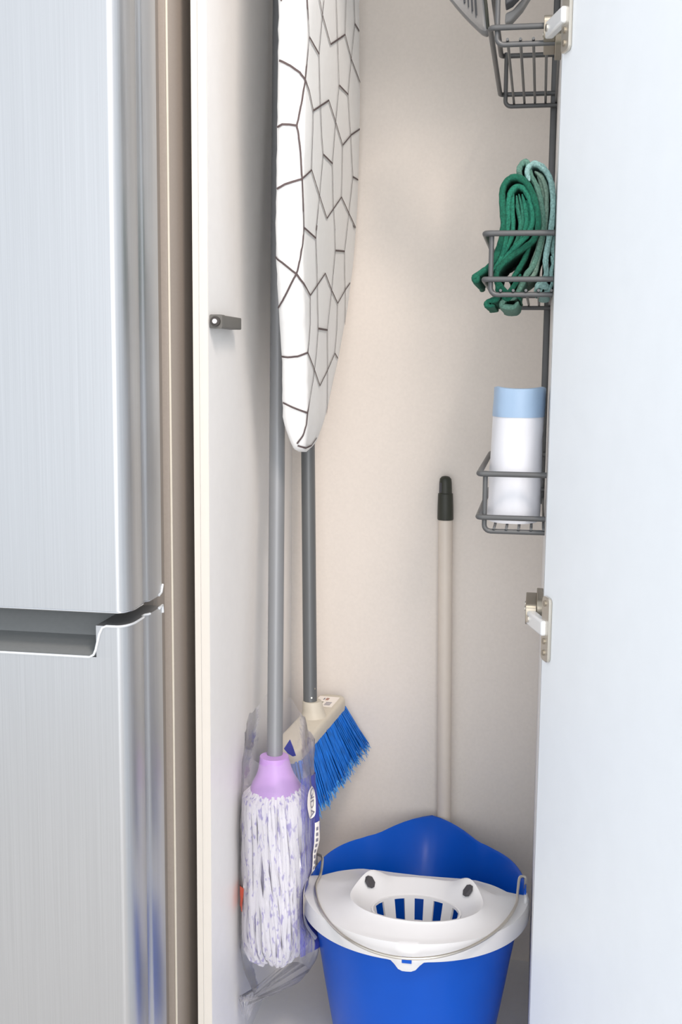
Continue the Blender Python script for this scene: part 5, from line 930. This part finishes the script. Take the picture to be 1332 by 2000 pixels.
# bristles
bs = MB()
tips = MB()
for i in range(62):
    for j in range(9):
        for q in range(2):
            ss = 0.001 + (BL - 0.002) * i / 61 + rnd.uniform(-0.0025, 0.0025)
            ww = -0.0205 + 0.041 * j / 8 + rnd.uniform(-0.002, 0.002)
            p = bp(ss, ww, -0.018)
            u = ss / BL
            ln = 0.096 - 0.020 * u + rnd.uniform(-0.008, 0.005)
            d = -nu + ax * ((u - 0.5) * 0.5 + rnd.uniform(-0.04, 0.04)) + sd * (0.20 + 0.22 * u + 0.012 * (j - 4) + rnd.uniform(-0.04, 0.04))
            e = p + d * ln
            mid = p + d * ln * 0.55 + Vector((rnd.uniform(-1, 1), rnd.uniform(-1, 1), 0)) * 0.0012
            e.y = min(e.y, YB - 0.003)
            mid.y = min(mid.y, YB - 0.003)
            e.x = max(e.x, XL + 0.003)
            k = e + (mid - e) * 0.22
            bs.tube([p, mid, k], [0.0017, 0.0014, 0.0011], 4, cap=False)
            for w in range(2):
                tips.tube([k, e + Vector((rnd.uniform(-1, 1), 0.5 * rnd.uniform(-1, 0), rnd.uniform(-1, 1))) * 0.003], [0.0009, 0.0004], 3, cap=False)
bo = bs.build('bristles', 'bristle', br)
bo['kind'] = 'stuff'
bo = tips.build('frayed_tips', 'tips', br)
bo['kind'] = 'stuff'

# ------------------------------------------------------------------ short pole leaning in the back
sp = thing('spare_pole', 'short beige pole with a black hanging cap against the back panel', 'pole', (-0.132, 1.80, 0.0))
q0, q1 = Vector((-0.1335, 1.835, 0.002)), Vector((-0.1485, 1.8475, 0.852))
dq = (q1 - q0) / (q1.z - q0.z)


def onpole(z):
    return q0 + dq * (z - q0.z)


MB().tube([onpole(0.002), onpole(0.4), onpole(0.785)], 0.0115, 24).build('tube', 'beige', sp)
cp = MB()
prof = [(0.768, 0.0128), (0.770, 0.0133), (0.790, 0.0130), (0.8115, 0.0122), (0.8125, 0.0106), (0.830, 0.0102), (0.836, 0.0094), (0.8395, 0.0062), (0.8405, 0.002)]
rings = []
for z, r in prof:
    c = onpole(z)
    rings.append([(c.x + r * math.cos(a), c.y + r * math.sin(a), z) for a in [2 * PI * k / 24 for k in range(24)]])
cp.loft(rings, cap=True)
cap = cp.build('cap', 'black', sp)
c = onpole(0.822)
MB().prism(round_rect(c.x - 0.0092, c.x - 0.0056, 0.8135, 0.830, 0.0015, 4), 'y', c.y - 0.0092, c.y - 0.006).build('hanging_slot', 'hole', cap)

# ------------------------------------------------------------------ bucket
BC = Vector((-0.157, 1.575, 0))
RZ = 0.255
bk = thing('mop_bucket', 'blue plastic bucket with a pouring lip standing on the cupboard floor', 'bucket', (BC.x, BC.y, 0.0))


def rim(t, k=1.0, spout=1.0):
    """plan point of the rim; t = angle, k = size"""
    a, b = 0.1585, (0.190 if math.sin(t) > 0 else 0.160)
    n = 2.45 if math.sin(t) > 0 else 2.05
    c, s = math.cos(t), math.sin(t)
    r = (abs(c / a) ** n + abs(s / b) ** n) ** (-1 / n)
    dt = abs(t - PI / 2)
    tri = max(0, 1 - dt / math.radians(25))
    tri = tri * tri * (3 - 2 * tri) * 0.35 + tri * 0.65
    r = r * k + 0.060 * tri * spout
    return BC.x + r * c, BC.y + r * s


NB = 96
th = [2 * PI * i / NB - PI / 2 for i in range(NB)]


def brow(z, k, spout, dz=0.0):
    out = []
    for t in th:
        tt = (t + 2 * PI) % (2 * PI)
        x, y = rim(tt, k, spout)
        y = min(y, YB - 0.003)
        tri = max(0, 1 - abs(tt - PI / 2) / math.radians(34))
        out.append((x, y, z + dz * tri))
    return out


bb = MB()
outer = [brow(0.0015, 0.70, 0), brow(0.006, 0.72, 0), brow(0.06, 0.78, 0), brow(0.12, 0.845, 0.0), brow(0.16, 0.885, 0.15), brow(0.20, 0.93, 0.5, 0.002),
         brow(RZ - 0.012, 0.982, 0.92, 0.008), brow(RZ - 0.010, 1.005, 0.96, 0.008), brow(RZ - 0.001, 1.018, 1.0, 0.010), brow(RZ, 1.008, 0.99, 0.010)]
inner = [brow(RZ - 0.003, 0.985, 0.95, 0.010), brow(0.20, 0.912, 0.47, 0.002), brow(0.16, 0.866, 0.12), brow(0.06, 0.762, 0), brow(0.010, 0.70, 0)]
bb.loft(outer + inner, cap=True)
body = bb.build('body', 'blue', bk, angle=50)
# bail ears
for sx in (-1, 1):
    ex, ey = rim(PI if sx < 0 else 0.0001)
    e = MB()
    e.prism(round_rect(ey - 0.014, ey + 0.014, RZ - 0.028, RZ + 0.016, 0.008), 'x', ex - 0.0035 if sx < 0 else ex - 0.0005, ex + 0.0005 if sx < 0 else ex + 0.002)
    e.build('ear', 'blue', body)
# wire bail lying forward on the wringer
wp = [(-0.3125, 1.604, 0.264), (-0.3135, 1.603, 0.279), (-0.3105, 1.602, 0.2815), (-0.3030, 1.595, 0.2815), (-0.3003, 1.588, 0.278), (-0.2995, 1.570, 0.266)]
for k in range(1, 20):
    t = PI + PI * k / 20
    x = -0.1545 + 0.1475 * math.cos(t)
    y = 1.566 + 0.179 * math.sin(t)
    z = 0.2655 - 0.0180 * math.sin(t) ** 2
    wp.append((x, y, z))
wp += [(-0.0085, 1.560, 0.268), (-0.0075, 1.577, 0.278), (-0.0055, 1.584, 0.2815), (-0.0005, 1.586, 0.2815), (0.0020, 1.586, 0.279), (0.0020, 1.586, 0.264)]
MB().tube(catmull(wp, 4), 0.0021, 8).build('bail', 'nickel', bk)

# ------------------------------------------------------------------ wringer
wr = thing('mop_wringer', 'white plastic wringer insert clipped over the front of the blue bucket', 'wringer', (-0.152, 1.50, 0.20))
N = 120
WC = Vector((-0.1500, 1.512, 0))
back = [(0.0035, 1.556), (-0.020, 1.573), (-0.0466, 1.594), (-0.070, 1.609), (-0.092, 1.613), (-0.12, 1.6125), (-0.154, 1.612), (-0.19, 1.614), (-0.218, 1.616), (-0.245, 1.614), (-0.2776, 1.594), (-0.3003, 1.577), (-0.3175, 1.574)]


def ray_hit(poly, a):
    """where a ray from WC at angle a meets a closed polygon"""
    d = Vector((math.cos(a), math.sin(a)))
    best = None
    n = len(poly)
    for i in range(n):
        p, q = Vector(poly[i]), Vector(poly[(i + 1) % n])
        e = q - p
        w = p - Vector((WC.x, WC.y))
        den = d.x * e.y - d.y * e.x
        if abs(den) < 1e-12:
            continue
        t = (w.x * e.y - w.y * e.x) / den
        u = (w.x * d.y - w.y * d.x) / den
        if t > 0 and -1e-6 <= u <= 1 + 1e-6:
            best = t if best is None else min(best, t)
    return best


front = [rim(t, 1.030, 0) for t in [PI + PI * k / 60 for k in range(0, 61)]]
outpoly = [(x, y) for x, y in front] + back[1:-1]
backs = {}
rowsW = [[] for _ in range(13)]
for i in range(N):
    a = 2 * PI * i / N
    d = Vector((math.cos(a), math.sin(a), 0))
    ro = ray_hit(outpoly, a)
    isback = ro * math.sin(a) + WC.y > 1.567 or math.sin(a) > 0.35
    rc = 1.0 / math.sqrt((math.cos(a) / 0.0935) ** 2 + (math.sin(a) / (0.066 if math.sin(a) < 0 else 0.072)) ** 2)
    rc = min(rc, ro - 0.014)
    ri = 1.0 / math.sqrt((math.cos(a) / 0.064) ** 2 + (math.sin(a) / 0.047) ** 2)
    hump = sum(math.exp(-((math.degrees(a) - c0) / 17.0) ** 2) for c0 in (33, 147))
    zc = 0.270 + 0.016 * hump - 0.003 * max(0, math.sin(a))
    zo = RZ + 0.0025 + 0.004 * hump
    lipz = 0.023 + (0.011 * math.exp(-((math.degrees(a) - 270) / 9.0) ** 4))
    lipz *= 0.06 if isback else 1.0
    ow = 0.0 if isback else 0.004
    P = lambda r, z: (WC.x + d.x * r, WC.y + d.y * r, z)
    tab = 0.0 if isback else 0.006 * math.exp(-((math.degrees(a) - 270) / 9.0) ** 4)
    rowsW[0].append(P(ro - 0.0025, zo - 0.004 - lipz))
    rowsW[1].append(P(ro + ow + tab, zo - 0.002 - lipz))
    rowsW[2].append(P(ro + ow + tab, zo - 0.004 - lipz * 0.2))
    rowsW[3].append(P(ro + ow * 0.5, zo - 0.0005))
    rowsW[4].append(P(ro - 0.004, zo))
    rowsW[5].append(P(ro - 0.012 if not isback else ro - 0.008, zo + 0.0005 if not isback else zo + 0.001))
    side = abs(math.cos(a)) ** 3
    rowsW[6].append(P(ro + (rc - ro) * 0.60, zo + (zc - zo) * (0.50 - 0.42 * side)))
    rowsW[7].append(P(rc + 0.0045, zc - 0.0035))
    rowsW[8].append(P(rc + 0.001, zc - 0.0003))
    rowsW[9].append(P(rc - 0.0035, zc - 0.0012))
    rowsW[10].append(P(rc + (ri - rc) * 0.45, zc - 0.010 - 0.004 * hump))
    rowsW[11].append(P(ri + 0.003, 0.2535))
    rowsW[12].append(P(ri, 0.2505))
wm = MB()
wm.loft(rowsW)
# slotted basket wall: ribs between a top and a bottom ring
ns = 10


def wall(a0, a1, z0, z1, m):
    st_ = 4
    for io, off in enumerate((0.0, -0.003)):
        r = []
        for z in (z0, z1):
            row = []
            for q in range(st_ + 1):
                a = a0 + (a1 - a0) * q / st_
                k = (1.0 / math.sqrt((math.cos(a) / 0.064) ** 2 + (math.sin(a) / 0.047) ** 2)) * (1 - (0.2505 - z) * 3.0) + off
                row.append((WC.x + k * math.cos(a), WC.y + k * math.sin(a), z))
            r.append(row)
        m.loft(r, closed_u=False)
        if io == 0:
            keep = r
    # rib flanks
    for q in (0, st_):
        m.add([keep[0][q], keep[1][q], r[1][q], r[0][q]], [(0, 1, 2, 3)])
    for e in (0, 1):
        m.add(keep[e] + list(reversed(r[e])), [tuple(range(2 * st_ + 2))])


step = 2 * PI / ns
for i in range(ns):
    a = PI / 2 + step * (i + 0.5)
    wall(a - step * 0.5, a + step * 0.5, 0.2480, 0.2515, wm)
    wall(a - step * 0.26, a + step * 0.26, 0.216, 0.2480, wm)
    wall(a - step * 0.5, a + step * 0.5, 0.196, 0.216, wm)
fl_ = [(WC.x + 0.053 * math.cos(2 * PI * k / 40), WC.y + 0.039 * math.sin(2 * PI * k / 40), 0.197) for k in range(40)]
wm.add(fl_, [tuple(range(40))])
wbody = wm.build('wringer_body', 'white', wr, angle=50)
# rounded clips at the two ears
for sx in (-1, 1):
    ex, ey = rim(PI if sx < 0 else 0.0001)
    m_ = MB()
    m_.prism(round_rect(ey - 0.026, ey - 0.002, RZ - 0.014, RZ + 0.011, 0.007), 'x', ex - 0.008 if sx < 0 else ex - 0.001, ex + 0.001 if sx < 0 else ex + 0.0042)
    ear = m_.build('clip', 'white', wr, bevel=0.002)
    xx = ex - 0.0083 if sx < 0 else ex + 0.0042
    hexa = [(ey - 0.014 + 0.0035 * math.cos(PI / 3 * k), RZ + 0.000 + 0.0035 * math.sin(PI / 3 * k)) for k in range(6)]
# hexagonal windows in the funnel
for a_deg in (157, 23):
    a = math.radians(a_deg)
    d = Vector((math.cos(a), math.sin(a), 0))
    c = WC + d * 0.0775 + Vector((0, 0, 0.2735))
    sgn = -1 if a_deg > 90 else 1
    u = Vector((-d.y, d.x, 0))
    w = (d * 0.60 + Vector((0, 0, 0.80))).normalized()
    nrm = u.cross(w)
    if nrm.y > 0 or nrm.z < 0:
        nrm = -nrm if nrm.z < 0 else nrm
    hx = [c + (u * math.cos(PI / 2 + PI / 3 * k) * 0.0078 + w * math.sin(PI / 2 + PI / 3 * k) * 0.0092) for k in range(6)]
    m_ = MB()
    m_.add([p + nrm * 0.0032 for p in hx] + [p - nrm * 0.002 for p in hx], [tuple(range(6)), tuple(range(6, 12))] + [(k, (k + 1) % 6, 6 + (k + 1) % 6, 6 + k) for k in range(6)])
    m_.build('hexagon_window', 'hole', wr, smooth=False)
# slot in the front lip
fx, fy = rim(3 * PI / 2, 1.03, 0)
m_ = MB()
m_.box(fx - 0.0065 + 0.007, fx + 0.0065 + 0.007, fy - 0.0108, fy - 0.004, RZ - 0.0215, RZ - 0.0125)
m_.build('lip_slot', 'blue', wr, smooth=False)

# ------------------------------------------------------------------ wire rack
rack = thing('wire_rack', 'dark grey three tier wire basket rack on the right cupboard wall', 'rack', (-0.03, 1.57, 0.80))
YN, YE = 1.405, 1.742
pst = MB()
pst.prism(round_rect(0.0020, 0.0118, YE + 0.001, YE + 0.008, 0.0025, 4), 'z', 0.815, 1.56)
pst.build('post', 'wire', rack)

def loop(z, xo):
    pts = []
    r = 0.006
    for cx, cy, a in ((xo + r, YN + r, 180), ):
        for k in range(6):
            t = math.radians(a + 90 * k / 5)
            pts.append((cx + r * math.cos(t), cy + r * math.sin(t), z))
    front = [(0.0115, YN, z)]
    far = []
    for k in range(6):
        t = math.radians(90 + 90 * k / 5)
        far.append((xo + r + r * math.cos(t), YE - r + r * math.sin(t), z))
    return [(0.0115, YE, z)] + far + pts + front


def hoop(y, zt, zb, xo):
    r = 0.008
    pts = [(xo, y, zt)]
    for k in range(6):
        t = math.radians(180 + 90 * k / 5)
        pts.append((xo + r + r * math.cos(t), y, zb + r + r * math.sin(t)))
    pts.append((0.0115, y, zb))
    return pts


for zt in (1.472, 1.180, 0.888):
    b = MB().tube(loop(zt, -0.0715), 0.0036, 10).build('basket', 'wire', rack)
    MB().tube(loop(zt - 0.0545, -0.0715), 0.0034, 10).build('side_wire', 'wire', b)
    MB().tube(hoop(YN + 0.0055, zt + 0.003, zt - 0.0725, -0.0635), 0.0032, 10).build('end_hoop', 'wire', b)
    MB().tube(hoop(YE - 0.0055, zt + 0.003, zt - 0.0725, -0.0635), 0.0032, 10).build('end_hoop', 'wire', b)
    for i in range(5):
        x = -0.0510 + 0.0152 * i
        MB().tube([(x, YN + 0.001, zt - 0.0678), (x, YE - 0.002, zt - 0.0678)], 0.0018, 8).build('rod', 'wire', b)

# ------------------------------------------------------------------ cloths in the middle basket
CL = {
    'dark': [(-0.0779, 1.1305), (-0.0815, 1.1252), (-0.0838, 1.1294), (-0.0691, 1.1394), (-0.0598, 1.1514), (-0.0534, 1.1702), (-0.0503, 1.1900), (-0.0517, 1.2107), (-0.0527, 1.2314), (-0.0486, 1.2427), (-0.0404, 1.2482), (-0.0299, 1.2460), (-0.0202, 1.2360), (-0.0134, 1.2205), (-0.0093, 1.2050), (-0.0083, 1.1895), (-0.0120, 1.1761), (-0.0212, 1.1668), (-0.0377, 1.1554), (-0.0511, 1.1440), (-0.0572, 1.1325), (-0.0546, 1.1167), (-0.0553, 1.1040), (-0.0648, 1.0998), (-0.0679, 1.0955), (-0.0583, 1.0945)],
    'bright': [(-0.0636, 1.1346), (-0.0529, 1.1514), (-0.0482, 1.1712), (-0.0451, 1.1920), (-0.0456, 1.2106), (-0.0435, 1.2282), (-0.0359, 1.2373), (-0.0275, 1.2351), (-0.0204, 1.2247), (-0.0163, 1.2103), (-0.0153, 1.1947), (-0.0206, 1.1803), (-0.0318, 1.1690), (-0.0420, 1.1586), (-0.0502, 1.1492)],
    'inner': [(-0.0356, 1.2270), (-0.0335, 1.2105), (-0.0298, 1.1918), (-0.0340, 1.1731), (-0.0405, 1.1617)],
    'grey': [(-0.0294, 1.2485), (-0.0333, 1.2547), (-0.0314, 1.2629), (-0.0243, 1.2668), (-0.0196, 1.2514), (-0.0119, 1.2380), (-0.0062, 1.2204), (-0.0030, 1.2018), (-0.0024, 1.1863), (-0.0060, 1.1656), (-0.0121, 1.1448), (-0.0202, 1.1334), (-0.0261, 1.1208), (-0.0341, 1.1061), (-0.0447, 1.1040), (-0.0498, 1.0955), (-0.0359, 1.0934), (-0.0297, 1.0998)],
    'sage': [(-0.0145, 1.2554), (-0.0055, 1.2481), (0.0002, 1.2326), (0.0008, 1.2151), (0.0005, 1.1945), (-0.0034, 1.1687), (-0.0080, 1.1480), (-0.0107, 1.1344), (-0.0199, 1.1240)],
    'teal': [(-0.0204, 1.2432), (-0.0233, 1.2515), (-0.0225, 1.2591), (-0.0159, 1.2641), (-0.0064, 1.2604), (0.0017, 1.2510), (0.0068, 1.2366), (0.0087, 1.2161), (0.0078, 1.1914), (0.0044, 1.1697), (0.0019, 1.1489), (0.0034, 1.1343), (0.0012, 1.1228), (0.0045, 1.1166), (-0.0050, 1.1187), (-0.0091, 1.1145)],
}


CLX = {
    'inner': [
        [(-0.0330, 1.2290), (-0.0285, 1.2105), (-0.0275, 1.1938), (-0.0310, 1.1791)],
        [(-0.0345, 1.2190), (-0.0305, 1.2005), (-0.0315, 1.1838)],
    ],
    'bright': [
        [(-0.0395, 1.2299), (-0.0403, 1.2112), (-0.0388, 1.1904), (-0.0415, 1.1737), (-0.0505, 1.1539)],
        [(-0.0289, 1.2287), (-0.0242, 1.2110), (-0.0231, 1.1923), (-0.0289, 1.1757), (-0.0395, 1.1601)],
        [(-0.0235, 1.2214), (-0.0187, 1.2047), (-0.0193, 1.1902), (-0.0278, 1.1736), (-0.0380, 1.1612)],
    ],
    'dark': [
        [(-0.0600, 1.1308), (-0.0528, 1.1202), (-0.0429, 1.1106), (-0.0347, 1.1201), (-0.0276, 1.1328)],
        [(-0.0537, 1.1159), (-0.0448, 1.1032), (-0.0343, 1.1085), (-0.0267, 1.1022)],
        [(-0.0411, 1.1233), (-0.0330, 1.1349), (-0.0249, 1.1495), (-0.0171, 1.1673)],
    ],
    'sage': [
        [(-0.0261, 1.1169), (-0.0192, 1.1327), (-0.0124, 1.1516), (-0.0066, 1.1703), (-0.0031, 1.1900)],
        [(-0.0113, 1.2521), (-0.0063, 1.2396), (-0.0025, 1.2210), (-0.0013, 1.2004), (-0.0039, 1.1838)],
    ],
    'teal': [
        [(-0.0101, 1.1127), (-0.0061, 1.1211), (0.0004, 1.1158), (-0.0037, 1.1106), (0.0058, 1.1116), (0.0097, 1.1211)],
        [(0.0086, 1.1546), (0.0115, 1.1451), (0.0087, 1.1337), (0.0117, 1.1232), (0.0057, 1.1127)],
        [(0.0114, 1.1795), (0.0103, 1.1639), (0.0118, 1.1504)],
    ],
}


def ribbon(mb, prof, y0, y1, t, seed):
    P = catmull([Vector((a, 0, b)) for a, b in prof], 5)
    stations = [(y0, 0.45), (y0 + 0.0012, 0.85), (y0 + 0.004, 1.0)] + [(y0 + (y1 - y0) * k / 7, 1.0) for k in range(1, 8)] + [(y1 + 0.002, 0.5)]
    rings = []
    for y, sc in stations:
        L, Rr = [], []
        for i, p in enumerate(P):
            tg = (P[min(i + 1, len(P) - 1)] - P[max(i - 1, 0)]).normalized()
            nn = Vector((tg.z, 0, -tg.x))
            dep = (y - y0) / (y1 - y0)
            wob = Vector((noise.noise((i * 0.11, y * 20, seed)) * 0.003 * dep, 0, noise.noise((i * 0.11, y * 20, seed + 9)) * 0.004 * dep))
            end = min(1.0, 0.35 + 0.16 * min(i, len(P) - 1 - i))
            tt = t * sc * end * 0.5 * (1 + 0.16 * noise.noise((i * 0.5, y * 60, seed)) + 0.22 * noise.noise((i * 1.9, y * 300, seed + 4)))
            q = p + wob
            f = noise.noise((i * 0.6, seed, 3.0)) * 0.0012
            a, b_ = q + nn * tt, q - nn * tt
            L.append((min(a.x, XR - 0.0006), y + f, a.z))
            Rr.append((min(b_.x, XR - 0.0006), y + f, b_.z))
        rings.append(L + list(reversed(Rr)))
    mb.loft(rings, cap=True)


def squeeze(p, lim=0.0085):
    return [(x if x < -0.03 else -0.03 + (x + 0.03) * (lim + 0.03) / 0.0387, z) for x, z in p]


cloths = [('dark', 'dark', (20, 92, 72), 0.0074, 'dark green folded cleaning cloth with a flap poking out of the basket', 1.418),
          ('bright', 'bright', (34, 114, 92), 0.0070, 'bright green folded cloth nested inside the dark green one', 1.421),
          ('inner', 'inner', (44, 112, 92), 0.0052, 'narrow green cloth fold tucked innermost in the green bundle', 1.424),
          ('grey', 'grey', (92, 130, 116), 0.0070, 'grey green folded cloth between the green and the pale teal cloths', 1.424),
          ('sage', 'sage', (118, 142, 128), 0.0060, 'sage cloth tucked inside the pale teal fold', 1.426),
          ('teal', 'teal', (140, 176, 172), 0.0068, 'pale teal folded cloth nearest the cupboard door', 1.420)]
for key, nm, rgb, t, label, y0 in cloths:
    m = MB()
    prof = squeeze(CL[key])
    ribbon(m, prof, y0, y0 + 0.17, t, len(label) * 1.7)
    for q, pr in enumerate(CLX.get(key, [])):
        ribbon(m, squeeze(pr), y0 + 0.002 + 0.002 * q, y0 + 0.16, t * 0.85, len(label) * 1.7 + q + 1)
    o = m.build('cleaning_cloth', cloth_mat(nm + '_terry', rgb), angle=70)
    tag(o, label, 'cloth', 'folded cloths in the middle wire basket')

# ------------------------------------------------------------------ folded bag roll in the lower basket
tb = thing('bag_roll', 'white roll of bags with a pale blue top band in the lowest wire basket', 'bag roll', (-0.030, 1.50, 0.823))


def roll_ring(z, grow=0.0, k=1.0):
    t = (z - 0.823) / 0.172
    cx, cy = -0.0262 - 0.0030 * (1 - t) + 0.001 * t, 1.492
    rx, ry = 0.0325 + 0.0022 * (1 - t) + grow, 0.066 + grow
    out = []
    for i in range(56):
        a = 2 * PI * i / 56
        c_, s_ = math.cos(a), math.sin(a)
        r = (abs(c_) ** 2.6 + abs(s_) ** 2.6) ** (-1 / 2.6)
        nz = noise.noise((c_ * 1.5, s_ * 1.5, z * 22)) * 0.0016 + noise.noise((c_ * 4, s_ * 4, z * 60)) * 0.0007
        x = cx + (rx * k + nz) * r * c_
        out.append((min(max(x, -0.0640), 0.0095), cy + (ry * k + nz) * r * s_, z))
    return out


zz = [0.8232 + 0.009 * i for i in range(16)]
m = MB()
m.loft([roll_ring(0.8230, 0, 0.9)] + [roll_ring(z) for z in zz], cap=True)
m.build('white_film', 'bagwhite', tb)
m = MB()
zt0 = zz[-1]
rows = [roll_ring(zt0 - 0.001, 0.0006)] + [roll_ring(zt0 + 0.0055 * i, 0.0008) for i in range(1, 7)]
rows = [[(x, y, z + (0.0035 * math.sin(y * 40) if i > 4 else 0)) for x, y, z in r] for i, r in enumerate(rows)]
top = [[(x, y, rows[-1][j][2] + 0.0008) for j, (x, y, z) in enumerate(roll_ring(zt0 + 0.033, 0.0, 0.93))],
       [(x, y, rows[-1][j][2] - 0.014) for j, (x, y, z) in enumerate(roll_ring(zt0 + 0.033, 0.0, 0.88))]]
m.loft(rows + top)
m.build('blue_band', 'bagblue', tb)
m = MB()
for k in (0.68, 0.42):
    lo, hi = roll_ring(zt0 + 0.002, 0.0, k), roll_ring(zt0 + 0.030, 0.0, k)
    lo2, hi2 = roll_ring(zt0 + 0.002, 0.0, k - 0.06), roll_ring(zt0 + 0.030, 0.0, k - 0.06)
    m.loft([lo, hi, hi2, lo2], closed_v=True)
m.build('inner_layers', 'bagwhite', tb)

# ------------------------------------------------------------------ ribbed pan hanging over the top basket
dpn = thing('dustpan', 'grey ribbed plastic dustpan hanging over the side of the top wire basket', 'dustpan', (-0.085, 1.52, 1.44))
pan = MB()
edge = [(-0.0790, 1.4430), (-0.0850, 1.4400), (-0.0930, 1.4455), (-0.1050, 1.4560), (-0.1180, 1.4690), (-0.1320, 1.4850), (-0.1500, 1.5080), (-0.1600, 1.535), (-0.150, 1.56),
        (-0.115, 1.565), (-0.096, 1.54), (-0.0885, 1.505), (-0.0835, 1.475)]
ep = catmull([Vector((x, 0, z)) for x, z in edge], 4, closed=True)
ctr = Vector((-0.108, 0, 1.495))
rings = []
for y, k in ((1.500, 0.80), (1.4985, 0.93), (1.503, 1.0), (1.512, 1.0), (1.518, 0.95)):
    rings.append([(ctr.x + (p.x - ctr.x) * k, y + 0.35 * (p.x + 0.108), ctr.z + (p.z - ctr.z) * k) for p in ep])
pan.loft(rings, cap=True)
pn = pan.build('pan', 'grey', dpn, angle=50)
for i in range(9):
    x = -0.134 + 0.0050 * i
    zb = 1.4905 - (x + 0.134) * 0.93 + 0.004
    rr = MB().tube([(x, 1.4985 + 0.35 * (x + 0.108) - 0.0004, zb + 0.004), (x - 0.004, 1.4985 + 0.35 * (x - 0.004 + 0.108) - 0.0004, zb + 0.075 - 0.003 * i)], 0.0007 + 0.0002 * (i % 3), 6)
    rr.build('rib', 'dgrey', pn)
lipp = [(p.x + 0.0006, 1.5005 + 0.35 * (p.x + 0.108), p.z) for p in ep if p.x > -0.0965 and p.z > 1.444]
MB().tube([(-0.0795, 1.508, 1.446), (-0.0828, 1.506, 1.474), (-0.0880, 1.504, 1.505), (-0.0955, 1.5015, 1.538)], 0.0022, 8).build('black_seam', 'black', pn)
hb = thing('hand_brush', 'dark grey hand brush standing in the top wire basket', 'brush', (-0.045, 1.47, 1.407))
m = MB()
m.prism([(-0.0565, 1.4560), (-0.0480, 1.4600), (-0.0300, 1.4780), (-0.0270, 1.4900), (-0.0280, 1.55), (-0.0600, 1.55)], 'y', 1.450, 1.475)
m.build('brush_body', 'dgrey', hb, bevel=0.002)
m = MB()
m.prism([(-0.0575, 1.4430), (-0.0500, 1.4450), (-0.0360, 1.4600), (-0.0260, 1.4760), (-0.0300, 1.4785), (-0.0480, 1.4590), (-0.0570, 1.4550)], 'y', 1.478, 1.498)
m.build('brush_back', 'grey', hb, bevel=0.002)
